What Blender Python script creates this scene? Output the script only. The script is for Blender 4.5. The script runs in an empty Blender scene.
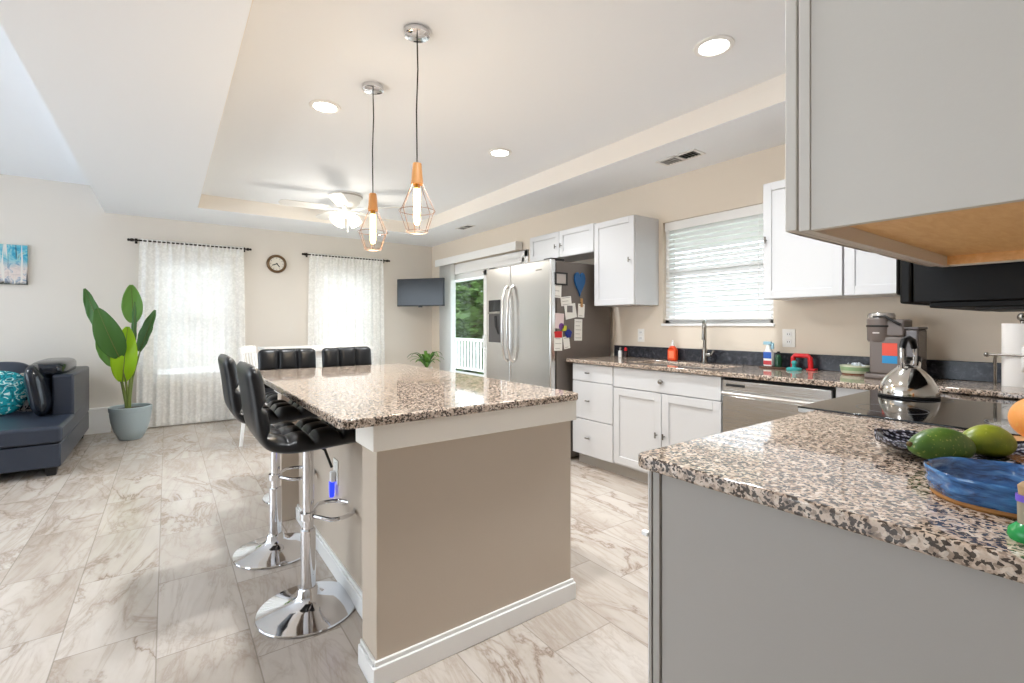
import bpy, bmesh, math, random
from mathutils import Vector, Matrix
random.seed(7)
PI = math.pi
S = bpy.context.scene
COL = S.collection

# ------------------------------------------------------------------ camera, world, sun, exposure
cd = bpy.data.cameras.new('camera'); cam = bpy.data.objects.new('camera', cd); COL.objects.link(cam)
cd.sensor_width = 36.0; cd.lens = 476.25 / 1024 * 36; cd.shift_y = -(341.5 - 324.42) / 1024
cd.clip_start = 0.02
cam.location = (0, 0, 1.217); cam.rotation_euler = (PI / 2, 0, -0.62702)
S.camera = cam
S.view_settings.view_transform = 'Standard'; S.view_settings.look = 'None'
S.view_settings.gamma = 1; S.view_settings.use_curve_mapping = False
S.view_settings.exposure = 1.12
S.cycles.use_denoising = True
S.cycles.max_bounces = 10; S.cycles.diffuse_bounces = 6; S.cycles.glossy_bounces = 5
S.cycles.transmission_bounces = 6; S.cycles.transparent_max_bounces = 12
S.cycles.sample_clamp_indirect = 6; S.cycles.caustics_reflective = False; S.cycles.caustics_refractive = False
W = bpy.data.worlds.new('world'); S.world = W; W.use_nodes = True
bg = W.node_tree.nodes['Background']; bg.inputs[0].default_value = (0.78, 0.89, 1.0, 1); bg.inputs[1].default_value = 2.9
sd = bpy.data.lights.new('sun', 'SUN'); sun = bpy.data.objects.new('sun', sd); COL.objects.link(sun)
sd.energy = 1.6; sd.angle = 0.02; sd.color = (1, 0.95, 0.86)
sun.rotation_euler = Vector((-0.40 * .82, -0.92 * .82, -0.574)).to_track_quat('-Z', 'Y').to_euler()

def area(name, loc, direction, sx, sy, power, color=(1, 1, 1), shape='RECTANGLE'):
    d = bpy.data.lights.new(name, 'AREA'); o = bpy.data.objects.new(name, d); COL.objects.link(o)
    d.shape = shape; d.size = sx
    if shape == 'RECTANGLE': d.size_y = sy
    d.energy = power; d.color = color; d.spread = math.radians(140); o.location = loc
    o.rotation_euler = Vector(direction).to_track_quat('-Z', 'Y').to_euler()
    return o
WARM = (0.93, 0.97, 1.0)

# ------------------------------------------------------------------ materials
def lin(c):
    return tuple(((x / 255) / 12.92 if x / 255 <= .04045 else ((x / 255 + .055) / 1.055) ** 2.4) for x in c) + (1,)
MATS = {}
def mat(name, c, rough=.5, metal=0, emit=None, es=0, trans=0, coat=0, spec=.5, ior=1.45, alpha=1):
    if name in MATS: return MATS[name]
    m = bpy.data.materials.new(name); m.use_nodes = True
    b = m.node_tree.nodes['Principled BSDF']
    b.inputs['Base Color'].default_value = lin(c); b.inputs['Roughness'].default_value = rough
    b.inputs['Metallic'].default_value = metal; b.inputs['Specular IOR Level'].default_value = spec
    b.inputs['Transmission Weight'].default_value = trans; b.inputs['Coat Weight'].default_value = coat
    b.inputs['IOR'].default_value = ior; b.inputs['Alpha'].default_value = alpha
    if emit: b.inputs['Emission Color'].default_value = lin(emit); b.inputs['Emission Strength'].default_value = es
    MATS[name] = m
    return m
class NT:
    def __init__(s, m): s.m = m; s.t = m.node_tree; s.b = s.t.nodes.get('Principled BSDF')
    def n(s, typ, props=None, **ins):
        x = s.t.nodes.new(typ)
        for k, v in (props or {}).items(): setattr(x, k, v)
        for k, v in ins.items():
            key = int(k[1:]) if k[0] == 'i' and k[1:].isdigit() else k.replace('_', ' ')
            if isinstance(v, bpy.types.NodeSocket): s.t.links.new(v, x.inputs[key])
            else: x.inputs[key].default_value = v
        return x
    def math(s, op, a, b=0.0, c=0.0):
        return s.n('ShaderNodeMath', {'operation': op}, i0=a, i1=b, i2=c).outputs[0]
    def ramp(s, fac, stops, interp='LINEAR'):
        r = s.n('ShaderNodeValToRGB', None, i0=fac); r.color_ramp.interpolation = interp
        e = r.color_ramp.elements
        while len(e) < len(stops): e.new(0.5)
        for el, (p, c) in zip(e, stops): el.position = p; el.color = c if len(c) == 4 else lin(c)
        return r.outputs[0]
    def mix(s, fac, a, b, blend='MIX'):
        x = s.n('ShaderNodeMix', {'data_type': 'RGBA', 'blend_type': blend})
        for i, v in ((0, fac), (6, a), (7, b)):
            if isinstance(v, bpy.types.NodeSocket): s.t.links.new(v, x.inputs[i])
            else: x.inputs[i].default_value = v
        return x.outputs[2]
    def pos(s): return s.n('ShaderNodeNewGeometry').outputs['Position']
    def obj(s): return s.n('ShaderNodeTexCoord').outputs['Object']
    def scale(s, v, xyz): return s.n('ShaderNodeVectorMath', {'operation': 'MULTIPLY'}, i0=v, i1=xyz).outputs[0]
    def noise(s, v, scale, detail=3, rough=.5, dist=0): return s.n('ShaderNodeTexNoise', None, Vector=v, Scale=scale, Detail=detail, Roughness=rough, Distortion=dist)
    def bump(s, h, strength=.3, dist=.01):
        x = s.n('ShaderNodeBump', None, Strength=strength, Distance=dist, Height=h); s.t.links.new(x.outputs[0], s.b.inputs['Normal'])
    def set(s, k, v): s.t.links.new(v, s.b.inputs[k])

def wallmat(name, c, amt=.03, rough=.75):
    m = mat(name, c, rough); t = NT(m)
    n = t.noise(t.pos(), 90, 3); t.bump(n.outputs[0], .06, .004)
    return m
M_wall = wallmat('wall_paint', (224, 217, 208))
M_islewall = wallmat('island_wall_paint', (196, 182, 166))
M_ceil = wallmat('ceiling_paint', (241, 244, 248))
M_white = mat('white_trim', (238, 237, 235), .35)
M_cab = mat('cabinet_white', (208, 208, 209), .35)
M_pen = wallmat('cabinet_grey_paint', (169, 164, 158), rough=.5)
M_cabgray = wallmat('cabinet_end_paint', (210, 205, 197), rough=.5)
M_dark = mat('dark_gap', (28, 27, 27), .6)
M_black = mat('black_plastic', (20, 20, 22), .3)
M_mw = mat('microwave_black', (15, 15, 16), .55, spec=.3)
M_gloss = mat('black_glass', (14, 14, 16), .06, spec=.6)
M_chrome = mat('chrome', (225, 225, 228), .06, 1)
M_nickel = mat('nickel', (150, 146, 140), .25, 1)
M_bronze = mat('dark_bronze', (45, 38, 34), .4, .6)
M_wood = mat('socket_wood', (190, 134, 78), .5)
M_cord = mat('black_cord', (35, 33, 32), .7)
M_cage = mat('cage_wire', (150, 116, 98), .3, .9)
def panemat():
    m = bpy.data.materials.new('clear_glass'); m.use_nodes = True; nt = m.node_tree; nt.nodes.clear()
    o = nt.nodes.new('ShaderNodeOutputMaterial'); a = nt.nodes.new('ShaderNodeBsdfTransparent'); b = nt.nodes.new('ShaderNodeBsdfGlossy'); x = nt.nodes.new('ShaderNodeMixShader')
    a.inputs[0].default_value = (.97, .98, .98, 1); b.inputs['Roughness'].default_value = .02; x.inputs[0].default_value = .05
    nt.links.new(a.outputs[0], x.inputs[1]); nt.links.new(b.outputs[0], x.inputs[2]); nt.links.new(x.outputs[0], o.inputs[0]); return m
M_glass = panemat()
M_bulb = mat('warm_bulb', (255, 225, 170), .3, emit=(255, 214, 140), es=4.5)
M_shade = mat('lit_glass_shade', (255, 252, 244), .4, emit=(255, 248, 232), es=1.6)
M_can = mat('can_lens', (255, 255, 255), .4, emit=(255, 250, 240), es=9)
M_paper = mat('paper', (240, 238, 232), .8)
M_pot = mat('blue_grey_pot', (164, 178, 182), .45)
M_soil = mat('soil', (70, 52, 40), .95)
M_stem = mat('plant_stem', (108, 124, 58), .5)
M_redp = mat('red_plastic', (200, 28, 34), .35)
M_teal = mat('teal_plastic', (60, 160, 160), .4)

# stainless steel with a brushed grain
def steel(name, c, rough, axis):
    m = mat(name, c, rough, 1); t = NT(m)
    sc = {'x': (3, 900, 900), 'y': (900, 3, 900), 'z': (900, 900, 3)}[axis]
    n = t.noise(t.scale(t.obj(), sc), 1.0, 2)
    t.set('Roughness', t.math('MULTIPLY_ADD', n.outputs[0], .10, rough - .05))
    return m
M_steel = steel('brushed_steel', (214, 212, 209), .24, 'z')
M_steelh = steel('brushed_steel_horizontal', (200, 198, 195), .26, 'y')
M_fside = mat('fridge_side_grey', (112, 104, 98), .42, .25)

# granite
def granite():
    m = mat('speckled_granite', (200, 180, 160), .05, spec=.7); t = NT(m); p = t.pos()
    warp = t.n('ShaderNodeVectorMath', {'operation': 'MULTIPLY_ADD'}, i0=t.noise(p, 90, 2).outputs[1], i1=(.008, .008, .008), i2=p).outputs[0]
    base = t.ramp(t.noise(p, 60, 4, .65).outputs[0], [(.30, (108, 94, 84)), (.43, (170, 150, 134)), (.55, (204, 184, 166)), (.72, (192, 180, 170))])
    v1 = t.n('ShaderNodeTexVoronoi', None, Vector=warp, Scale=165)
    grey = t.ramp(v1.outputs['Color'], [(.0, (0, 0, 0, 1)), (.70, (0, 0, 0, 1)), (.72, (1, 1, 1, 1))], 'CONSTANT')
    c = t.mix(t.math('MULTIPLY', grey, .8), base, lin((140, 122, 108)))
    v3 = t.n('ShaderNodeTexVoronoi', None, Vector=t.scale(warp, (1, 1, 1.3)), Scale=120)
    sep3 = t.n('ShaderNodeSeparateColor', None, i0=v3.outputs['Color'])
    wh = t.math('GREATER_THAN', sep3.outputs[1], .80)
    c = t.mix(t.math('MULTIPLY', wh, .5), c, lin((228, 216, 202)))
    clus = t.noise(p, 40, 3).outputs[0]
    v2 = t.n('ShaderNodeTexVoronoi', None, Vector=warp, Scale=190)
    sep = t.n('ShaderNodeSeparateColor', None, i0=v2.outputs['Color'])
    dk = t.math('GREATER_THAN', t.math('ADD', sep.outputs[0], t.math('MULTIPLY', clus, .64)), .96)
    c = t.mix(t.math('MULTIPLY', dk, .92), c, lin((50, 41, 36)))
    t.set('Base Color', c)
    return m
M_granite = granite()
def blackgranite():
    m = mat('black_granite', (40, 41, 46), .25); t = NT(m)
    t.set('Base Color', t.ramp(t.noise(t.pos(), 26, 6, .7, 1.0).outputs[0], [(.35, (28, 29, 33)), (.55, (48, 49, 55)), (.75, (92, 92, 98))]))
    return m
M_bsplash = blackgranite()

# floor: long marble-look tiles 0.30 x 0.62 laid in offset columns
def floormat():
    m = mat('marble_tile', (205, 196, 184), .22); t = NT(m); p = t.pos()
    sx = t.n('ShaderNodeSeparateXYZ', None, i0=p); X, Y = sx.outputs[0], sx.outputs[1]
    cx = t.math('DIVIDE', t.math('ADD', X, .032), .30); col = t.math('FLOOR', cx); fx = t.math('FRACT', cx)
    cy = t.math('DIVIDE', t.math('ADD', t.math('SUBTRACT', Y, 2.16), t.math('MULTIPLY', col, .205)), .62)
    row = t.math('FLOOR', cy); fy = t.math('FRACT', cy)
    ex = t.math('MULTIPLY', t.math('MINIMUM', fx, t.math('SUBTRACT', 1, fx)), .30)
    ey = t.math('MULTIPLY', t.math('MINIMUM', fy, t.math('SUBTRACT', 1, fy)), .62)
    joint = t.math('LESS_THAN', t.math('MINIMUM', ex, ey), .0022)
    wn = t.n('ShaderNodeTexWhiteNoise', {'noise_dimensions': '2D'}, Vector=t.n('ShaderNodeCombineXYZ', None, X=col, Y=row).outputs[0])
    off = t.scale(wn.outputs['Color'], (9, 9, 9))
    q = t.n('ShaderNodeVectorMath', {'operation': 'ADD'}, i0=t.scale(p, (1.0, .42, 1)), i1=off).outputs[0]
    ang = t.n('ShaderNodeVectorRotate', {'rotation_type': 'Z_AXIS'}, Vector=q, Angle=.35).outputs[0]
    n1 = t.noise(ang, 3.2, 6, .62, 1.1).outputs[0]
    ridge = t.math('SUBTRACT', 1, t.math('ABSOLUTE', t.math('SUBTRACT', t.math('MULTIPLY', n1, 2), 1)))
    vein = t.math('POWER', ridge, 26)
    n2 = t.noise(t.scale(ang, (2.2, .7, 1)), 4.0, 6, .6, .6).outputs[0]
    ridge2 = t.math('POWER', t.math('SUBTRACT', 1, t.math('ABSOLUTE', t.math('SUBTRACT', t.math('MULTIPLY', n2, 2), 1))), 16)
    mask = t.ramp(t.noise(ang, 1.3, 2).outputs[0], [(.42, (0, 0, 0, 1)), (.62, (1, 1, 1, 1))])
    base = t.ramp(t.noise(ang, 2.0, 5, .6, .5).outputs[0], [(.3, (180, 169, 158)), (.5, (197, 187, 177)), (.7, (208, 200, 192))])
    c = t.mix(t.math('MULTIPLY', vein, t.math('MULTIPLY_ADD', mask, .62, .22)), base, lin((132, 110, 92)))
    c = t.mix(t.math('MULTIPLY', ridge2, .42), c, lin((160, 142, 126)))
    tone = t.math('MULTIPLY_ADD', wn.outputs['Value'], .05, .95)
    c = t.mix(1.0, c, t.n('ShaderNodeCombineColor', None, i0=tone, i1=tone, i2=tone).outputs[0], 'MULTIPLY')
    c = t.mix(t.math('MULTIPLY', joint, .55), c, lin((128, 118, 108)))
    t.set('Base Color', c); t.bump(joint, -.25, .003)
    return m
M_floor = floormat()

def leather(name, c, rough):
    m = mat(name, c, rough, spec=.5); t = NT(m)
    n = t.noise(t.obj(), 120, 3); t.bump(n.outputs[0], .08, .003); return m
M_leather = leather('black_leatherette', (22, 23, 26), .32)
M_sofa = leather('navy_black_leather', (46, 53, 66), .30)
M_cush = leather('glossy_black_leather', (22, 27, 36), .14)

def woodmat(name, c1, c2, sc, rough=.5):
    m = mat(name, c1, rough); t = NT(m)
    t.set('Base Color', t.ramp(t.noise(t.scale(t.pos(), sc), 4, 4, .6, .6).outputs[0], [(.3, c1), (.7, c2)])); return m
M_ply = woodmat('maple_plywood', (232, 184, 122), (246, 206, 148), (3, 14, 14))

def sheer():
    m = bpy.data.materials.new('sheer_lace'); m.use_nodes = True; t = NT(m); nt = t.t
    nt.nodes.remove(t.b); out = nt.nodes['Material Output']
    p = t.obj()
    lace = t.n('ShaderNodeTexVoronoi', {'feature': 'SMOOTH_F1'}, Vector=p, Scale=46).outputs[0]
    nz = t.noise(p, 16, 3).outputs[0]
    f = t.ramp(t.math('ADD', t.math('MULTIPLY', lace, .55), t.math('MULTIPLY', nz, .6)), [(.40, (.91, .91, .91, 1)), (.60, (.80, .80, .80, 1))])
    d = t.n('ShaderNodeBsdfDiffuse', None, Color=lin((248, 247, 244)))
    tr = t.n('ShaderNodeBsdfTranslucent', None, Color=lin((250, 249, 246)))
    a = t.n('ShaderNodeMixShader', None, i0=.14, i1=d.outputs[0], i2=tr.outputs[0])
    tp = t.n('ShaderNodeBsdfTransparent', None, Color=(1, 1, 1, 1))
    b = t.n('ShaderNodeMixShader', None, i0=f, i1=tp.outputs[0], i2=a.outputs[0])
    nt.links.new(b.outputs[0], out.inputs[0]); return m
M_sheer = sheer()
def translucent(name, c, amount):
    m = bpy.data.materials.new(name); m.use_nodes = True; t = NT(m)
    out = t.t.nodes['Material Output']; t.b.inputs['Base Color'].default_value = lin(c); t.b.inputs['Roughness'].default_value = .45
    tr = t.n('ShaderNodeBsdfTranslucent', None, Color=lin(c))
    mx = t.n('ShaderNodeMixShader', None, i0=amount, i1=t.b.outputs[0], i2=tr.outputs[0])
    t.t.links.new(mx.outputs[0], out.inputs[0]); return m
M_slat = translucent('blind_slat', (246, 246, 245), .16)
M_leafd = translucent('dark_leaf', (76, 122, 54), .3)
M_leafl = translucent('lime_leaf', (176, 216, 36), .42)
M_leafm = translucent('mid_leaf', (112, 160, 68), .3)
M_foliage = translucent('tree_leaf', (98, 124, 66), .3)
M_foliage2 = translucent('tree_leaf_pale', (136, 158, 98), .3)

# ------------------------------------------------------------------ mesh builder
class MB:
    def __init__(s): s.v = []; s.f = []; s.mi = []; s.M = Matrix()
    def add(s, verts, faces, mi=0):
        o = len(s.v); s.v += [s.M @ Vector(v) for v in verts]; s.f += [tuple(i + o for i in f) for f in faces]; s.mi += [mi] * len(faces)
        return s
    def box(s, x0, x1, y0, y1, z0, z1, mi=0):
        x0, x1 = sorted((x0, x1)); y0, y1 = sorted((y0, y1)); z0, z1 = sorted((z0, z1))
        return s.add([(x0, y0, z0), (x1, y0, z0), (x1, y1, z0), (x0, y1, z0), (x0, y0, z1), (x1, y0, z1), (x1, y1, z1), (x0, y1, z1)],
              [(0, 3, 2, 1), (4, 5, 6, 7), (0, 1, 5, 4), (1, 2, 6, 5), (2, 3, 7, 6), (3, 0, 4, 7)], mi)
    def lathe(s, prof, c=(0, 0, 0), n=32, mi=0, closed=False, T=None):
        T = T or Matrix(); vs = []; fs = []; k = len(prof)
        for r, z in prof:
            for i in range(n):
                a = 2 * PI * i / n; vs.append(Vector(c) + T @ Vector((r * math.cos(a), r * math.sin(a), z)))
        for j in range(k - 1 if not closed else k):
            j2 = (j + 1) % k
            for i in range(n):
                i2 = (i + 1) % n; fs.append((j * n + i, j * n + i2, j2 * n + i2, j2 * n + i))
        if not closed:
            if prof[0][0] > 1e-5: fs.append(tuple(range(n))[::-1])
            if prof[-1][0] > 1e-5: fs.append(tuple((k - 1) * n + i for i in range(n)))
        return s.add(vs, fs, mi)
    def tube(s, pts, r, n=10, mi=0, closed=False, caps=True):
        pts = [Vector(p) for p in pts]; k = len(pts); vs = []; fs = []
        rs = r if isinstance(r, (list, tuple)) else [r] * k
        up = None
        for i, p in enumerate(pts):
            a = pts[(i - 1) % k] if (closed or i > 0) else p; b = pts[(i + 1) % k] if (closed or i < k - 1) else p
            d = (b - a).normalized()
            if up is None: up = d.orthogonal().normalized()
            up = (up - d * up.dot(d)).normalized(); w = d.cross(up)
            for j in range(n):
                t = 2 * PI * j / n; vs.append(p + (up * math.cos(t) + w * math.sin(t)) * rs[i])
        for i in range(k if closed else k - 1):
            i2 = (i + 1) % k
            for j in range(n):
                j2 = (j + 1) % n; fs.append((i * n + j, i * n + j2, i2 * n + j2, i2 * n + j))
        if caps and not closed: fs.append(tuple(range(n))[::-1]); fs.append(tuple((k - 1) * n + j for j in range(n)))
        return s.add(vs, fs, mi)
    def prism(s, poly, d0, d1, axis='z', mi=0):
        n = len(poly); mk = {'z': lambda p, d: (p[0], p[1], d), 'y': lambda p, d: (p[0], d, p[1]), 'x': lambda p, d: (d, p[0], p[1])}[axis]
        vs = [mk(p, d0) for p in poly] + [mk(p, d1) for p in poly]
        fs = [tuple(range(n))[::-1], tuple(range(n, 2 * n))] + [(i, (i + 1) % n, n + (i + 1) % n, n + i) for i in range(n)]
        return s.add(vs, fs, mi)
    def grid(s, fn, nu, nv, mi=0, cu=False):
        vs = [fn(i / nu, j / nv) for j in range(nv + 1) for i in range(nu + (0 if cu else 1))]; w = nu + (0 if cu else 1); fs = []
        for j in range(nv):
            for i in range(nu): fs.append((j * w + i, j * w + (i + 1) % w, (j + 1) * w + (i + 1) % w, (j + 1) * w + i))
        return s.add(vs, fs, mi)
    def ellipsoid(s, c, r, e1=1, e2=1, nu=32, nv=16, mi=0, T=None, fn=None):
        T = T or Matrix(); sp = lambda x, e: math.copysign(abs(x) ** e, x)
        def f(u, v):
            a = 2 * PI * u; b = -PI / 2 + PI * v
            p = Vector((r[0] * sp(math.cos(b), e1) * sp(math.cos(a), e2), r[1] * sp(math.cos(b), e1) * sp(math.sin(a), e2), r[2] * sp(math.sin(b), e1)))
            if fn: p = fn(p)
            return Vector(c) + T @ p
        return s.grid(f, nu, nv, mi, True)

def worldloc(o):
    L = Vector((0, 0, 0))
    while o: L += o.location; o = o.parent
    return L
def part(name, mb, mats, parent=None, bevel=0, smooth=38, label=None, loc=None, seg=2, solid=0, kind=None):
    me = bpy.data.meshes.new(name)
    L = worldloc(parent) if parent else Vector((0, 0, 0))
    if loc is not None: loc = Vector(loc)
    off = L + (loc - L if loc is not None else Vector((0, 0, 0)))
    me.from_pydata([v - off for v in mb.v], [], mb.f); me.update()
    bm = bmesh.new(); bm.from_mesh(me); bmesh.ops.remove_doubles(bm, verts=bm.verts, dist=1e-6)
    bmesh.ops.recalc_face_normals(bm, faces=bm.faces) if not solid and kind != 'stuff' else None
    bm.to_mesh(me); bm.free()
    for m in (mats if isinstance(mats, (list, tuple)) else [mats]): me.materials.append(m)
    if len(me.materials) > 1 and len(me.polygons) == len(mb.mi):
        for p, i in zip(me.polygons, mb.mi): p.material_index = i
    for p in me.polygons: p.use_smooth = True
    me.set_sharp_from_angle(angle=math.radians(smooth))
    o = bpy.data.objects.new(name, me); COL.objects.link(o)
    if parent: o.parent = parent
    if loc is not None: o.location = loc - L
    if bevel:
        b = o.modifiers.new('bevel', 'BEVEL'); b.width = bevel; b.segments = seg; b.limit_method = 'ANGLE'; b.angle_limit = math.radians(40)
    if solid:
        b = o.modifiers.new('solid', 'SOLIDIFY'); b.thickness = solid
    if label: o['label'] = label
    return o
def thing(name, label, cat, loc=(0, 0, 0), group=None):
    o = bpy.data.objects.new(name, None); COL.objects.link(o); o.empty_display_size = .1
    o.location = loc; o['label'] = label; o['category'] = cat
    if group: o['group'] = group
    return o
def tag(o, label, cat, group=None, kind=None):
    o['label'] = label; o['category'] = cat
    if group: o['group'] = group
    if kind: o['kind'] = kind
    return o
def struct(name, mb=None, mats=None, bevel=0, parent=None):
    if mb is None:
        o = bpy.data.objects.new(name, None); COL.objects.link(o)
    else: o = part(name, mb, mats, parent, bevel)
    o['kind'] = 'structure'; return o
def dup(root, loc, rz=0, label=None, group=None):
    r = root.copy(); COL.objects.link(r); r.location = loc; r.rotation_euler = (0, 0, rz)
    if label: r['label'] = label
    if group: r['group'] = group
    for ch in list(root.children):
        c = ch.copy(); COL.objects.link(c); c.parent = r
        for g in list(ch.children):
            d = g.copy(); COL.objects.link(d); d.parent = c
    return r
def TM(loc, rz=0, rx=0, ry=0): return Matrix.Translation(loc) @ Matrix.Rotation(rz, 4, 'Z') @ Matrix.Rotation(rx, 4, 'X') @ Matrix.Rotation(ry, 4, 'Y')

# ------------------------------------------------------------------ the room
XW, YB, ZC, ZT, ZL = 3.50, 7.054, 2.48, 2.635, 2.765
struct('floor', MB().box(-4.6, 3.62, -3.1, YB + .12, -.1, 0), M_floor)
def wall_with_holes(axis, p0, p1, a0, a1, z1, holes):
    mb = MB(); cuts = sorted(set([a0, a1] + [h[0] for h in holes] + [h[1] for h in holes]))
    for c0, c1 in zip(cuts, cuts[1:]):
        zs = [(0, z1)]
        for h in holes:
            if h[0] <= c0 + 1e-6 and h[1] >= c1 - 1e-6: zs = [(0, h[2]), (h[3], z1)]
        for q0, q1 in zs:
            if q1 - q0 > 1e-4:
                if axis == 'y': mb.box(c0, c1, p0, p1, q0, q1)
                else: mb.box(p0, p1, c0, c1, q0, q1)
    return mb
WIN1 = (-.13, .70, .58, 2.06); WIN2 = (1.70, 2.53, .58, 2.06)
DOOR = (4.56, 6.56, 0, 2.03); WIN3 = (1.655, 2.59, 1.225, 2.10)
struct('wall_back', wall_with_holes('y', YB, YB + .12, -4.6, XW + .12, 2.9, [WIN1, WIN2]), M_wall)
struct('wall_right', wall_with_holes('x', XW, XW + .12, -.05, YB, 2.9, [DOOR, WIN3]), wallmat('wall_paint_warm_lit', (226, 214, 198)))  # warm light around the sink is tinted into this wall's colour
struct('wall_front', MB().box(.99, XW, -.05, .07, 0, 2.9), M_wall)
struct('wall_left', wall_with_holes('x', -4.6, -4.48, -3.1, YB, 2.9, [(1.6, 3.9, .35, 2.35), (4.2, 6.5, .35, 2.35)]), M_wall)  # unseen openings, added and sized to let in daylight fill
struct('wall_rear', wall_with_holes('y', -3.1, -2.98, -4.48, 1.2, 2.9, []), M_wall)
struct('wall_hall', MB().box(1.08, 1.2, -2.98, -.05, 0, 2.9), M_wall)
TX0, TX1, TY0, TY1 = .27, 2.83, .45, 6.18
mb = MB()
mb.box(-.566, TX0, -3.1, YB, ZC, 2.95); mb.box(TX1, XW, -3.1, YB, ZC, 2.95)
mb.box(TX0, TX1, -3.1, TY0, ZC, 2.95); mb.box(TX0, TX1, TY1, YB, ZC, 2.95)
mb.box(TX0, TX1, TY0, TY1, ZT, 2.95); mb.box(-4.6, -.566, -3.1, YB, ZL, 2.95)
struct('ceiling', mb, M_ceil)
mb = MB(); e = .003
mb.box(TX0, TX1, TY1 - e, TY1, ZC + .002, ZT); mb.box(TX1 - e, TX1, TY0, TY1, ZC + .002, ZT); mb.box(TX0, TX0 + e, TY0, TY1, ZC + .002, ZT); mb.box(TX0, TX1, TY0, TY0 + e, ZC + .002, ZT)
struct('trim_1', mb, wallmat('tray_face_paint', (238, 231, 222)))
# baseboards
struct('baseboard_back', MB().box(-.505, XW, YB - .016, YB, 0, .12), M_white, .004)
struct('trim_2', MB().box(-4.4, -.515, YB - .05, YB, 0, .275).box(-4.4, -.505, YB - .055, YB, .262, .285), M_white, .003)
struct('baseboard_right', MB().box(XW - .016, XW, 6.66, YB - .016, 0, .12), M_white, .004)

# windows (frame, sashes and glass) and their blinds
def window(name, h, y, wall):
    root = struct(name)
    a0, a1, z0, z1 = h; zm = (z0 + z1) / 2
    def bx(m, a, b, d0, d1, q0, q1):
        if wall == 'back': m.box(a, b, y + d0, y + d1, q0, q1)
        else: m.box(y + d0, y + d1, a, b, q0, q1)
    m = MB()
    bx(m, a0, a0 + .04, .04, .12, z0, z1); bx(m, a1 - .04, a1, .04, .12, z0, z1); bx(m, a0, a1, .04, .12, z1 - .04, z1); bx(m, a0, a1, .04, .12, z0, z0 + .04)
    bx(m, a0, a1, .06, .11, zm - .022, zm + .022)
    part('window_frame', m, M_white, root, .003)
    g = MB(); bx(g, a0 + .03, a1 - .03, .083, .089, z0 + .03, z1 - .03); part('window_pane', g, M_glass, root)
    m = MB(); bx(m, a0 - .01, a1 + .01, -.012, .05, z0 - .022, z0); part('window_sill', m, M_white, root, .003)
    return root
window('window_1', WIN1, YB, 'back'); window('window_2', WIN2, YB, 'back'); window('window_3', WIN3, XW, 'right')

def blind(label, h, p, wall, pitch, tilt, sm=None, group=None):
    a0, a1, z0, z1 = h; a0 += .012; a1 -= .012; ac = (a0 + a1) / 2
    R = Matrix.Translation((ac, p, 0)) if wall == 'back' else Matrix.Translation((p, ac, 0)) @ Matrix.Rotation(-PI / 2, 4, 'Z')
    w = (a1 - a0) / 2
    root = thing('window_blind', label, 'blinds', R @ Vector((0, 0, z0 + .03)), group)
    m = MB(); m.M = R; m.box(-w, w, -.012, .03, z1 - .055, z1 - .002); m.box(-w, w, -.02, -.012, z1 - .075, z1 - .002); part('head_rail', m, M_white, root, .002)
    m = MB(); n = int((z1 - z0 - .12) / pitch)
    for i in range(n):
        z = z1 - .085 - i * pitch
        m.M = R @ Matrix.Translation((0, .008, z)) @ Matrix.Rotation(tilt, 4, 'X')
        m.add([(-w, -.025, 0), (w, -.025, 0), (w, 0, .004), (-w, 0, .004), (w, .025, 0), (-w, .025, 0), (-w, -.025, -.002), (w, -.025, -.002), (w, .025, -.002), (-w, .025, -.002)],
              [(0, 1, 2, 3), (3, 2, 4, 5), (6, 9, 8, 7), (0, 6, 7, 1), (5, 4, 8, 9), (0, 3, 5, 9, 6), (1, 7, 8, 4, 2)])
    part('slats', m, sm or M_slat, root)
    zb = z1 - .085 - n * pitch
    m = MB(); m.M = R; m.box(-w, w, -.016, .016, zb - .016, zb + .004); part('bottom_rail', m, M_white, root, .003)
    for s in (-.78, .78):
        m = MB(); m.M = R; m.tube([(s * w, -.022, z1 - .06), (s * w, -.022, zb)], .0016, 6); part('ladder_cord', m, M_white, root)
    m = MB(); m.M = R; m.tube([(-.9 * w, -.034, z1 - .07), (-.9 * w, -.036, z1 - .34), (-.88 * w, -.04, z1 - .50)], .0045, 8); part('tilt_wand', m, M_white, root)
    return root
blind('white slatted blind behind the left lace curtain', WIN1, YB + .03, 'back', .04, math.radians(58))
blind('white slatted blind behind the right lace curtain', WIN2, YB + .03, 'back', .04, math.radians(58))
blind('wide white slatted blind in the window over the sink', WIN3, XW + .032, 'right', .0415, math.radians(50), translucent('sink_blind_slat', (240, 240, 240), .16))

# sliding glass door with frame, two leaves, and the blackout headrail
d = struct('door_1')
y0, y1, _, z1 = DOOR
m = MB().box(XW - .015, XW + .11, y0, y0 + .05, 0, z1).box(XW - .015, XW + .11, y1 - .05, y1, 0, z1).box(XW - .015, XW + .11, y0, y1, z1 - .06, z1).box(XW, XW + .11, y0, y1, 0, .03)
part('door_frame', m, M_white, d, .004)
def leaf(a, b, x, nm):
    m = MB().box(x, x + .035, a, a + .075, .03, z1 - .06).box(x, x + .035, b - .075, b, .03, z1 - .06).box(x, x + .035, a, b, .03, .15).box(x, x + .035, a, b, z1 - .14, z1 - .06)
    o = part('door_leaf', m, M_white, d, .004)
    part('door_pane', MB().box(x + .014, x + .02, a + .07, b - .07, .14, z1 - .13), M_glass, o)
    return o
leaf(5.44, 6.51, XW + .06, 'fixed'); lf = leaf(4.61, 5.52, XW + .02, 'sliding')
m = MB().tube([(XW + .02, 5.47, .88), (XW - .02, 5.47, .90), (XW - .02, 5.47, 1.06), (XW + .02, 5.47, 1.08)], .009, 8); part('door_handle', m, M_white, lf)
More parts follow.
